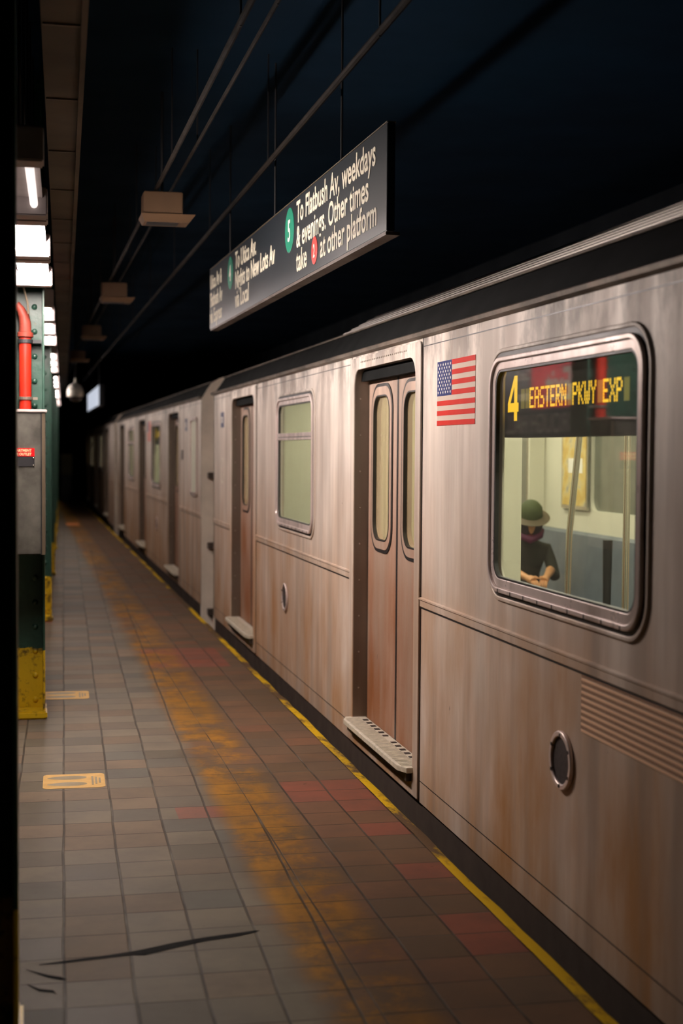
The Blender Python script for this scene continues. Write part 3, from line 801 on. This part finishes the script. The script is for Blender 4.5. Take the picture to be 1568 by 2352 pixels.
def window_set(car, yc, wide, led):
    h = 0.775 if wide else 0.727
    a, b = yc-h, yc+h
    fr = MB()
    o0 = rr(a, b, ZG0, ZG1, 0.135); i0 = rr(a+0.014, b-0.014, ZG0+0.014, ZG1-0.014, 0.122)
    o1 = rr(a+0.034, b-0.034, ZG0+0.034, ZG1-0.034, 0.102); i1 = rr(a+0.072, b-0.072, ZG0+0.070, ZG1-0.066, 0.068)
    wf = ring(fr, i0, o1, XS-0.022, XS+0.010).build('window_frame', M['trim'], car, bevel=0.004)
    ring(MB(), rr(a-0.022, b+0.022, ZG0-0.022, ZG1+0.022, 0.155), rr(a-0.004, b+0.004, ZG0-0.004, ZG1+0.004, 0.138), XS-0.010, XS+0.01).build('outer_rim', M['side'], wf, smooth=True, bevel=0.004)
    ring(MB(), rr(a-0.005, b+0.005, ZG0-0.005, ZG1+0.005, 0.139), i0, XS-0.006, XS+0.02).build('gasket', M['gasket'], wf, smooth=True)
    ring(MB(), o1, i1, XS-0.012, XS+0.008).build('inner_frame', M['trim'], wf, bevel=0.003)
    i2 = rr(a+0.080, b-0.080, ZG0+0.078, ZG1-0.074, 0.060)
    ring(MB(), i1, i2, XS-0.010, XS+0.007).build('gasket', M['gasket'], wf, smooth=True)
    face_loop(MB(), i1, XS+0.003).build('window_pane', M['glass'], wf)
    sm = MB()
    for k in range(9):
        yy = a+0.16+k*(b-a-0.32)/8
        sm.box(XS-0.0235, XS-0.021, yy-0.003, yy+0.003, ZG0+0.014, ZG0+0.030)
    sm.build('frame_slot', M['gasket'], wf)
    if not wide:
        zm = 1.765
        mm = MB().cbox(XS-0.018, XS+0.030, a+0.036, b-0.036, zm, zm+0.020, 0.003).cbox(XS-0.014, XS+0.030, a+0.036, b-0.036, zm+0.024, zm+0.052, 0.003)
        mm.build('mullion', M['trim'], wf)
        MB().box(XS-0.010, XS+0.028, a+0.038, b-0.038, zm+0.018, zm+0.026).build('gasket', M['gasket'], wf)
    if led:
        pr = MB().box(XS+0.060, XS+0.20, a+0.02, b+0.10, 1.755, ZG1+0.04).build('led_display', M['ledpanel'], wf)
        pr['label'] = 'black display panel with amber route letters behind the glass'
        led_text(pr, yc)
    return wf

FONT = {'E': '1111110000100001111010000100001111 1', 'X': ''}
GL = {
 'E': ['11111', '10000', '10000', '11110', '10000', '10000', '11111'],
 'A': ['01110', '10001', '10001', '11111', '10001', '10001', '10001'],
 'S': ['01111', '10000', '10000', '01110', '00001', '00001', '11110'],
 'T': ['11111', '00100', '00100', '00100', '00100', '00100', '00100'],
 'R': ['11110', '10001', '10001', '11110', '10100', '10010', '10001'],
 'N': ['10001', '11001', '10101', '10101', '10011', '10001', '10001'],
 'P': ['11110', '10001', '10001', '11110', '10000', '10000', '10000'],
 'K': ['10001', '10010', '10100', '11000', '10100', '10010', '10001'],
 'W': ['10001', '10001', '10001', '10101', '10101', '10101', '01010'],
 'Y': ['10001', '10001', '01010', '00100', '00100', '00100', '00100'],
 'X': ['10001', '10001', '01010', '00100', '01010', '10001', '10001']}
def led_text(parent, yc):
    """amber dot matrix; reads towards the camera end, face towards the platform"""
    x = XS+0.0585; dots = MB(); dim = MB()
    y = yc+0.535; pz = 0.0118; py = 0.00960; z0 = 1.870
    for ch in ' EASTERN PKWY EXP ':
        if ch == ' ':
            dim.box(x-0.0006, x, y-py*5.2, y-py*0.6, z0, z0+7*pz*0.96)
            if y > yc+0.5: dim.box(x-0.0006, x, y-py*5.2+0.055, y-py*0.6+0.055, z0, z0+7*pz*0.96)
        else:
            for r_, row in enumerate(GL[ch]):
                for c_, b in enumerate(row):
                    if b == '1':
                        yy = y-(c_+1)*py; zz = z0+(6-r_)*pz
                        dots.box(x-0.0012, x-0.0002, yy, yy+py*0.92, zz, zz+pz*0.90)
        y -= 6*py if ch != ' ' else 5.6*py
    # large figure 4: sloped stroke, crossbar, upright
    y4 = yc+0.74; z4 = 1.822; hh = 0.185
    def poly(pts): dots.add([(x-0.0015, y4-a*0.125, z4+b*hh) for a, b in pts], [tuple(range(len(pts)))])
    poly([(0.62, 1.0), (0.92, 1.0), (0.92, 0.0), (0.62, 0.0)])
    poly([(0.0, 0.20), (1.05, 0.20), (1.05, 0.40), (0.0, 0.40)])
    poly([(0.62, 1.0), (0.0, 0.40), (0.26, 0.40), (0.62, 0.76)])
    dots.build('led_letter', M['led'], parent); dim.build('led_column', M['led_dim'], parent)

def flag(car, y0, y1, z0, z1):
    """decal: y1 is the far end = left of the flag"""
    x = XS
    w_ = y1-y0; h_ = z1-z0
    base = MB().box(x-0.0015, x, y0, y1, z0, z1).build('flag_decal', M['flagwhite'], car)
    base['label'] = 'flag decal with red and white stripes and a blue field of white stars'
    rd = MB()
    for k in range(0, 13, 2):
        zz = z0+h_*k/13; ye = y1 if k < 6 else y1-w_*0.40
        rd.box(x-0.0024, x-0.0014, y0, ye, zz, zz+h_/13)
    rd.build('red_stripe', M['flagred'], base)
    MB().box(x-0.0022, x-0.0014, y1-w_*0.40, y1, z0+h_*6/13, z1).build('blue_field', M['flagblue'], base)
    stt = MB()
    cw = w_*0.40; chh = h_*7/13
    for r_ in range(9):
        n = 6 if r_ % 2 == 0 else 5
        for c_ in range(n):
            sy = y1-cw*((c_*2+(1 if n == 6 else 2))/12.0); sz = z1-chh*(r_+1)/10
            P = []
            for k in range(10):
                q = 0.0105 if k % 2 == 0 else 0.0045; an = math.pi/2+k*math.pi/5
                P.append((x-0.0030, sy-q*math.cos(an), sz+q*math.sin(an)*0.85))
            stt.add([(x-0.0030, sy, sz)]+P, [(0, 1+k, 1+(k+1) % 10) for k in range(10)])
    stt.build('star', M['white'], base)

ROOF = [(1.909, 2.25), (1.879, 2.262), (1.879, 2.276), (1.918, 2.284), (1.955, 2.34), (2.015, 2.43), (2.11, 2.485), (2.29, 2.535), (2.70, 2.64), (3.20, 2.69)]
def make_car(name, label, y0, y1, doors, windows, extras):
    car = empty(name, label, 'subway car', (0, 0, 0), 0, 'cars of the stopped train')
    # side sheet: openings are windows and doors, plain sheet in between
    spans = sorted([(d-0.705, d+0.705, 'd', d, True) for d in doors] + [(c-(0.775 if wd else 0.727)-0.01, c+(0.775 if wd else 0.727)+0.01, 'w', c, wd) for c, wd, led in windows])
    sh = MB(); cur = y0
    for a, b, k, c, wd in spans:
        if a > cur+1e-4: sh.box(XS, XS+0.05, cur, a, ZB, ZT)
        if k == 'd': plate_hole(sh, a, b, ZB, ZT, rr(c-0.682, c+0.682, 0.098, 2.167, [0.012, 0.012, 0.11, 0.11]), XS, XS+0.05)
        else:
            hw = (0.775 if wd else 0.727)
            plate_hole(sh, a, b, ZB, ZT, rr(c-hw+0.03, c+hw-0.03, ZG0+0.028, ZG1-0.024, 0.10), XS, XS+0.02)
        cur = b
    sh.box(XS, XS+0.05, cur, y1, ZB, ZT)
    body = sh.build('side_panel', M['side'], car)
    # belt rail, top seam, vertical seams between doors
    ds = sorted(doors); segs = [(y0, ds[0]-0.777)] + [(ds[i]+0.777, ds[i+1]-0.777) for i in range(len(ds)-1)] + [(ds[-1]+0.777, y1)]
    br = MB(); sm = MB()
    for a, b in segs:
        br.extrude_y([(XS+0.001, 0.925), (XS-0.006, 0.928), (XS-0.007, 0.958), (XS-0.013, 0.963), (XS-0.013, 0.970), (XS+0.001, 0.974)], a, b, closed=True, caps=True)
        sm.box(XS-0.0015, XS, a, b, 2.205, 2.2095)
        sm.box(XS-0.0015, XS, a, b, 0.917, 0.9235)
        sm.box(XS-0.0012, XS, a, b, 0.055, 0.059)
    for d in doors:
        for s in (-1, 1): sm.box(XS-0.002, XS, d+s*0.7805-0.004, d+s*0.7805+0.004, ZB, 2.25)
    br.build('belt_rail', M['side'], car); sm.build('panel_seam', M['gasket'], car)
    MB().box(XS+0.012, XS+0.05, y0, y1, -0.42, ZB).build('skirt', M['skirt'], car)
    # roof shell
    half = ROOF; full = half + [(6.4-x, z) for x, z in reversed(half[:-1])]
    MB().extrude_y(full, y0, y1).build('roof', M['roof'], car, smooth=True)
    MB().extrude_y([(1.909, 2.247), (1.872, 2.255), (1.868, 2.272), (1.878, 2.279), (1.909, 2.272)], y0, y1, closed=True, caps=True).build('gutter', M['jamb'], car)
    MB().tube([(2.007, y0+0.02, 2.434), (2.007, y1-0.02, 2.434)], 0.007, 8).build('roof_rail', M['jamb'], car)
    # ends
    prof = [(XS, -0.42), (XS, 2.25)] + half[4:]
    for ye, nm in ((y0, 0), (y1, 1)):
        full2 = prof + [(6.4-x, z) for x, z in reversed(prof[:-1])]
        yy0, yy1 = (ye-0.006, ye+0.04) if nm == 0 else (ye-0.04, ye+0.006)
        e = MB().extrude_y(full2, yy0, yy1, closed=True, caps=True).build('end_wall', M['endface'], car)
        q = -0.02 if nm == 0 else 0.02
        MB().cbox(2.85, 3.65, min(ye, ye+q), max(ye, ye+q), 0.08, 2.1, 0.004).build('end_door', M['side'], e)
    # interior
    MB().box(XS+0.05, 4.50, y0+0.04, y1-0.04, FL-0.04, FL).build('interior_floor', M['int_floor'], car)
    MB().box(2.0, 4.40, y0+0.04, y1-0.04, 2.27, 2.29).build('interior_ceiling', M['int_ceiling'], car)
    for xl in (2.62, 3.72): MB().box(xl, xl+0.16, y0+0.3, y1-0.3, 2.262, 2.27).build('light_strip', M['carlight'], car)
    fw = MB(); cur = y0
    for a, b, k, c, wd in spans:
        if a > cur+1e-4: fw.box(4.45, 4.50, cur, a, ZB, ZT)
        if k == 'd': fw.box(4.47, 4.50, a, b, ZB, ZT)
        else: plate_hole(fw, a, b, ZB, ZT, rr(c-0.62, c+0.62, 1.22, 2.0, 0.10), 4.45, 4.50)
        cur = b
    fw.box(4.45, 4.50, cur, y1, ZB, ZT)
    fwo = fw.build('opposite_side', M['int_cream'], car)
    for a, b, k, c, wd in spans:
        if k == 'w': MB().box(4.48, 4.485, c-0.63, c+0.63, 1.2, 2.02).build('opposite_window', M['darkglass'], fwo)
        else:
            for s in (-1, 1):
                q = MB().box(4.455, 4.47, c+s*0.33-0.31, c+s*0.33+0.31, FL, 2.1).build('opposite_door', M['side'], fwo)
                MB().box(4.45, 4.455, c+s*0.33-0.17, c+s*0.33+0.17, 1.15, 1.95).build('pane', M['darkglass'], q)
    ln = MB(); cur = y0
    for a, b, k, c, wd in spans:
        if a > cur+1e-4: ln.box(XS+0.052, XS+0.06, cur, a, FL, 2.27)
        if k == 'w': plate_hole(ln, a, b, FL, 2.27, rr(c-0.70, c+0.70, ZG0+0.06, ZG1-0.05, 0.07), XS+0.022, XS+0.03)
        cur = b
    ln.box(XS+0.052, XS+0.06, cur, y1, FL, 2.27)
    ln.build('wall_liner', M['int_cream'], car)
    # benches between doors, partitions, poles
    for i in range(len(ds)-1):
        a, b = ds[i]+0.88, ds[i+1]-0.88
        for side in (0, 1):
            xb, xf = (1.97, 2.43) if side == 0 else (4.44, 3.98)
            sg = 1 if side == 0 else -1
            pf = [(xb, FL+0.40), (xf, FL+0.42), (xf+sg*0.01, FL+0.46), (xb+sg*0.10, FL+0.43), (xb+sg*0.05, 1.02), (xb, 1.04)]
            bn = MB().extrude_y(pf, a, b, closed=True, caps=True).build('bench', M['bench'], car)
            MB().box(min(xb, xf), max(xb, xf), a, b, FL, FL+0.06).build('bench_heater', M['jamb'], bn)
            for (ya, sgy) in ((a-0.03, 1), (b, -1)):
                dp = 0.415 if side == 0 else 0.14
                pt = MB().box(min(xb, xb+sg*dp), max(xb, xb+sg*dp), ya, ya+0.03, FL+0.3 if True else 0, 2.25).build('partition', M['int_cream'], car)
                MB().tube([(xb+sg*(dp-0.015), ya+0.055, FL), (xb+sg*(dp-0.015), ya+0.055, 2.26)], 0.018, 10).build('grab_pole', M['chrome'], pt, smooth=True)
    if y0 < 1:
        MB().tube([(3.20, 8.12, FL), (3.21, 8.10, 1.2), (3.27, 8.0, 2.27)], 0.02, 10).build('grab_pole', M['chrome'], car, smooth=True)
    for d in ds:
        MB().tube([(3.33, d, FL), (3.33, d, 2.27)], 0.02, 10).build('grab_pole', M['chrome'], car, smooth=True)
    for d in doors: door_set(car, d)
    for c, wd, led in windows: window_set(car, c, wd, led)
    for kind, *a in extras:
        if kind == 'flag': flag(car, *a)
        if kind == 'vent':
            y, z, r_ = a
            v = ring(MB(), disc_loop(y, z, r_), disc_loop(y, z, r_*0.80), XS-0.016, XS+0.0).build('vent_ring', M['trim'], car, smooth=True, bevel=0.004)
            MB().lathe([(r_*0.82, -0.006), (r_*0.80, -0.007)], (XS, y, z), 28, 'X').build('vent_screen', M['ventmesh'], v)
            nn = MB()
            for k in range(6):
                an = math.pi/6+k*math.pi/3; nn.box(XS-0.018, XS-0.006, y+r_*0.86*math.cos(an)-0.006, y+r_*0.86*math.cos(an)+0.006, z+r_*0.86*math.sin(an)-0.006, z+r_*0.86*math.sin(an)+0.006)
            nn.build('vent_tab', M['gasket'], v)
        if kind == 'perf':
            ya, yb = a
            MB().box(XS-0.003, XS, ya, yb, 0.715, 0.916).build('perforated_panel', M['perf'], car)
        if kind == 'number':
            y, z, s = a
            p_ = MB().cbox(XS-0.004, XS, y-0.10, y+0.10, z-0.075, z+0.075, 0.001).build('number_plate', M['numplate'], car)
            t_ = MB(); text_into(t_, s, 0.085, face_minus_x(XS-0.0055, y, z-0.03), 0.001, 0.8, 'CENTER'); t_.build('lettering', M['white'], p_)
        if kind == 'seal':
            y, z, r_ = a
            ring(MB(), disc_loop(y, z, r_), disc_loop(y, z, r_*0.86), XS-0.002, XS).build('round_emblem', M['plate'], car)
        if kind == 'rib':
            ya, yb = a; P = []
            (xa, za), (xb_, zb) = (2.026, 2.440), (2.289, 2.588); n = 5
            for k in range(n):
                f0 = k/n
                for g, dh in ((0.0, -0.012), (0.22, 0.012), (0.50, 0.012), (0.72, -0.012)):
                    f_ = f0+g/n; P.append((xa+(xb_-xa)*f_-dh*0.48, za+(zb-za)*f_+dh*0.88))
            P += [(xb_, zb), (2.30, 2.535), (2.05, 2.43)]
            MB().extrude_y(P, ya, yb, closed=True, caps=True).build('roof_ribbing', M['ribbing'], car)
        if kind == 'cabwin':
            y, hw = a
            wf = ring(MB(), rr(y-hw, y+hw, 1.15, 2.06, 0.08), rr(y-hw+0.04, y+hw-0.04, 1.19, 2.02, 0.06), XS-0.02, XS+0.0).build('cab_window_frame', M['trim'], car, smooth=True)
            MB().box(XS-0.004, XS, y-hw+0.03, y+hw-0.03, 1.18, 2.03).build('window_pane', M['int_cream'], wf)
        if kind == 'step':
            y, z = a
            MB().box(XS-0.01, XS, y-0.05, y+0.05, z-0.06, z+0.06).build('step_recess', M['gasket'], car)
    return car

car1 = make_car('subway_car', 'nearest stainless subway car with flag decal, amber display and brown doors', -0.2, 14.738,
         [2.374, 7.537, 12.689], [(4.915, True, True), (10.159, False, False)],
         [('flag', 5.918, 6.502, 1.815, 2.115), ('vent', 4.833, 0.575, 0.108), ('vent', 10.507, 0.585, 0.108), ('perf', 3.20, 4.664),
          ('number', 14.07, 1.985, '7521'), ('seal', 14.07, 1.48, 0.13), ('rib', 0.3, 9.155)])
car2 = make_car('subway_car', 'second stainless subway car behind the gap, with pale cream end wall', 15.81, 30.77,
         [18.81, 24.0, 29.08], [(21.42, True, True), (26.57, False, False)],
         [('flag', 22.40, 22.98, 1.815, 2.115), ('number', 17.35, 1.985, '7520'), ('cabwin', 16.48, 0.33), ('step', 17.76, 1.62), ('vent', 21.3, 0.575, 0.108)])
car3 = make_car('subway_car', 'third subway car, barely lit at the far end of the train', 31.84, 46.8,
         [34.8, 39.97, 45.1], [(37.4, True, False), (42.5, False, False)], [])

# between-car gate bars and hinges on the second car's pale end
root = empty('intercar_gate', 'rusty safety gate bars and brackets in the gap between the cars', 'safety gate', (0, 0, 0))
for z in (1.40, 0.62, -0.12):
    MB().cbox(1.97, 2.15, 15.69, 15.801, z-0.035, z+0.035, 0.006).build('bracket', M['skirt'], root)
    MB().cbox(1.93, 2.05, 14.747, 14.86, z-0.035, z+0.035, 0.006).build('bracket', M['skirt'], root)
for (za, zb) in ((1.38, 0.95), (0.60, 0.10)):
    MB().tube([(2.08, 15.68, za), (2.10, 15.35, (za+zb)/2-0.05), (2.05, 14.88, za-0.02)], 0.012, 8).build('gate_bar', M['beam'], root)

# interior things seen through the big window
root = empty('framed_map', 'yellow framed transit map on the opposite wall inside the nearest car', 'map', (4.44, 11.08, 1.22))
MB().box(-0.02, 0, -0.30, 0.27, 0, 0.80).build('frame', M['chrome'], root)
MB().box(-0.024, -0.02, -0.27, 0.24, 0.03, 0.77).build('sheet', M['map'], root)
pn2 = MB().box(-0.026, -0.024, -0.2, 0.1, 0.30, 0.42).build('white_box', M['white'], root)

M['coat'] = simple('dark_coat', (0.035, 0.035, 0.022), 0.8)
M['skin'] = simple('skin', (0.62, 0.30, 0.13), 0.5, dirt=0.05)
M['hair'] = simple('dark_hair', (0.02, 0.010, 0.012), 0.6)
M['magenta'] = simple('magenta_scarf', (0.11, 0.008, 0.05), 0.6)
M['hatbrim'] = simple('tan_hat_brim', (0.13, 0.10, 0.055), 0.7)
M['olive'] = simple('olive_trousers', (0.10, 0.095, 0.04), 0.8)
M['beanie'] = simple('green_beanie', (0.060, 0.080, 0.022), 0.8)

def skinned(name, mat, verts, edges, radii, parent, sub=2):
    me = bpy.data.meshes.new(name); me.from_pydata(verts, edges, []); me.materials.append(mat)
    o = bpy.data.objects.new(name, me); link(o, parent)
    s = o.modifiers.new('skin', 'SKIN'); s.use_smooth_shade = True
    for i, r_ in enumerate(radii):
        rv_ = r_ if isinstance(r_, tuple) else (r_, r_)
        me.skin_vertices[0].data[i].radius = rv_
    me.skin_vertices[0].data[0].use_root = True
    ss = o.modifiers.new('sub', 'SUBSURF'); ss.levels = sub; ss.render_levels = sub
    return o
def person(loc, rz):
    """seated, leaning forward, forearms on the thighs; local +y is forward"""
    p = empty('person', 'seated passenger leaning forward in a green hat and magenta scarf inside the nearest car', 'person', loc, rz)
    p.scale = (0.95, 0.95, 0.93)
    V = [(0, 0, 0.46), (0, 0.06, 0.66), (0, 0.16, 0.84), (0, 0.24, 0.94), (0, 0.29, 1.00),
         (-0.10, 0.05, 0.46), (-0.13, 0.44, 0.47), (-0.14, 0.48, 0.10), (-0.14, 0.60, 0.04),
         (0.10, 0.05, 0.46), (0.13, 0.44, 0.47), (0.14, 0.48, 0.10), (0.14, 0.60, 0.04),
         (-0.19, 0.17, 0.87), (-0.25, 0.26, 0.62), (-0.17, 0.42, 0.70),
         (0.19, 0.17, 0.87), (0.25, 0.26, 0.62), (0.17, 0.42, 0.70)]
    E = [(0,1),(1,2),(2,3),(3,4),(0,5),(5,6),(6,7),(7,8),(0,9),(9,10),(10,11),(11,12),(2,13),(13,14),(14,15),(2,16),(16,17),(17,18)]
    Rr = [(0.15,0.12),(0.15,0.12),(0.15,0.11),(0.07,0.07),(0.055,0.055),(0.10,0.10),(0.068,0.068),(0.05,0.05),(0.045,0.045),
          (0.10,0.10),(0.068,0.068),(0.05,0.05),(0.045,0.045),(0.065,0.065),(0.05,0.05),(0.038,0.038),(0.065,0.065),(0.05,0.05),(0.038,0.038)]
    skinned('body', M['coat'], V, E, Rr, p)
    # head
    hc = Vector((0, 0.35, 1.10))
    bm = bmesh.new(); bmesh.ops.create_uvsphere(bm, u_segments=24, v_segments=18, radius=1)
    for v in bm.verts:
        x, y, z = v.co
        jaw = 1-0.22*max(0, -z)
        n = 0.16*math.exp(-((x/0.14)**2 + ((z+0.12)/0.22)**2)) if y > 0 else 0
        v.co = Vector((x*0.078*jaw, (y*(1-0.05*max(0, -z))+n)*0.098, z*0.118))
    me = bpy.data.meshes.new('head'); bm.to_mesh(me); bm.free(); me.materials.append(M['skin'])
    for f in me.polygons: f.use_smooth = True
    h = bpy.data.objects.new('head', me); link(h, p); h.location = hc; h.rotation_euler = (R(-28), 0, 0)
    for s in (-1, 1):
        MB().lathe([(0.004, -0.012), (0.018, -0.008), (0.022, 0.0), (0.012, 0.008)], (s*0.078, -0.005, -0.01), 10, 'X').build('ear', M['skin'], h, smooth=True)
        MB().lathe([(0.002, 0.0), (0.008, 0.003), (0.008, 0.006), (0.002, 0.009)], (s*0.028, 0.080, 0.012), 10, 'Y').build('eye', M['hair'], h, smooth=True)
    MB().box(-0.022, 0.022, 0.086, 0.093, -0.062, -0.055).build('mouth', M['pinkred'], h)
    bm = bmesh.new(); bmesh.ops.create_uvsphere(bm, u_segments=24, v_segments=18, radius=1)
    for v in bm.verts:
        x, y, z = v.co
        k = 1.0 + 0.03*math.sin(9*x+7*z)*math.cos(8*y)
        v.co = Vector((x*0.118*k, y*0.118*k-0.022, z*0.145*k-0.012))
    me = bpy.data.meshes.new('hair'); bm.to_mesh(me); bm.free(); me.materials.append(M['hair'])
    for f in me.polygons: f.use_smooth = True
    hr = bpy.data.objects.new('hair', me); link(hr, h)
    MB().tube([(-0.105, -0.02, -0.075), (-0.085, 0.05, -0.085), (0.0, 0.10, -0.10), (0.085, 0.05, -0.085), (0.105, -0.02, -0.075), (0.05, -0.12, -0.07)], 0.035, 10).build('scarf', M['magenta'], h, smooth=True)
    MB().lathe([(0.105, 0.075), (0.108, 0.09), (0.095, 0.16), (0.06, 0.20), (0.01, 0.21)], (0, -0.02, 0.0), 20).build('hat_crown', M['beanie'], h, smooth=True)
    MB().lathe([(0.10, 0.078), (0.165, 0.060), (0.17, 0.066), (0.10, 0.090)], (0, -0.02, 0.0), 24).build('hat_brim', M['hatbrim'], h, smooth=True)
    # forearms, palms and fingers
    for s in (-1, 1):
        fa = MB().tube([(s*0.17, 0.41, 0.70), (s*0.13, 0.53, 0.685), (s*0.075, 0.66, 0.655)], 0.03, 12, radii=[0.040, 0.034, 0.026]).build('forearm', M['skin'], p, smooth=True)
        MB().tube([(s*0.075, 0.655, 0.655), (s*0.062, 0.69, 0.65), (s*0.045, 0.73, 0.635)], 0.03, 12, radii=[0.026, 0.036, 0.034]).build('palm', M['skin'], fa, smooth=True)
        for k in range(4):
            o_ = (k-1.5)*0.017; ln = [0.9, 1.0, 0.95, 0.75][k]
            MB().tube([(s*0.045+o_, 0.725, 0.640), (s*0.036+o_, 0.725+0.035*ln, 0.625), (s*0.030+o_, 0.725+0.048*ln, 0.600), (s*0.028+o_, 0.725+0.040*ln, 0.575)], 0.008, 8, radii=[0.009, 0.0085, 0.008, 0.006]).build('finger', M['skin'], fa, smooth=True)
        MB().tube([(s*0.045, 0.69, 0.665), (s*0.02, 0.715, 0.67), (s*0.005, 0.74, 0.66)], 0.009, 8, radii=[0.012, 0.010, 0.007]).build('thumb', M['skin'], fa, smooth=True)
    return p
person((4.02, 11.22, FL), R(172))

root = empty('umbrella', 'black closed umbrella standing upright against the opposite bench in the nearest car', 'umbrella', (3.80, 8.90, FL))
MB().lathe([(0.008, 0.0), (0.03, 0.10), (0.075, 0.36), (0.070, 0.50), (0.035, 0.56)], n=14).build('canopy', M['coat'], root, smooth=True)
MB().tube([(0, 0, 0.55), (0, 0, 1.02)], 0.033, 10, radii=[0.026, 0.033]).build('handle', M['dark'], root, smooth=True)

# ------------------------------------------------------------------ signs on the platform seen as reflections in the glass
root = empty('exit_sign', 'hanging sign with red Exit panel, seen mirrored in the car window', 'sign', (-0.95, 11.2, 2.05))
MB().cbox(-0.06, 0, 0, 3.0, 0, 0.56, 0.004).build('panel', M['signface'], root)
MB().box(0, 0.004, 0.44, 1.84, 0.05, 0.50).build('red_panel', M['exitred'], root)
t_ = MB(); text_into(t_, 'Exit', 0.42, face_plus_x(0.006, 0.80, 0.12), 0.008, 1.0); t_.build('lettering', M['white'], root)
t_ = MB()
text_into(t_, 'Court St', 0.14, face_plus_x(0.006, 1.88, 0.34), 0.002, 0.8); text_into(t_, 'Joralemon', 0.14, face_plus_x(0.006, 1.88, 0.14), 0.002, 0.6); t_.build('lettering', M['white'], root)
for yy in (0.4, 2.3): MB().tube([(-0.03, yy, 0.56), (-0.03, yy, 1.95)], 0.012, 8).build('hanger_rod', M['dark'], root)
root = empty('station_sign', 'black station name sign reading BOROUGH HALL, seen mirrored in the car window', 'sign', (-3.40, 17.3, 1.85))
MB().cbox(0.0, 0.05, 0, 3.5, 0, 0.5, 0.004).build('panel', M['signface'], root)
t_ = MB(); text_into(t_, 'BOROUGH HALL', 0.40, face_plus_x(0.052, 0.35, 0.11), 0.006, 1.0); t_.build('lettering', M['white'], root)
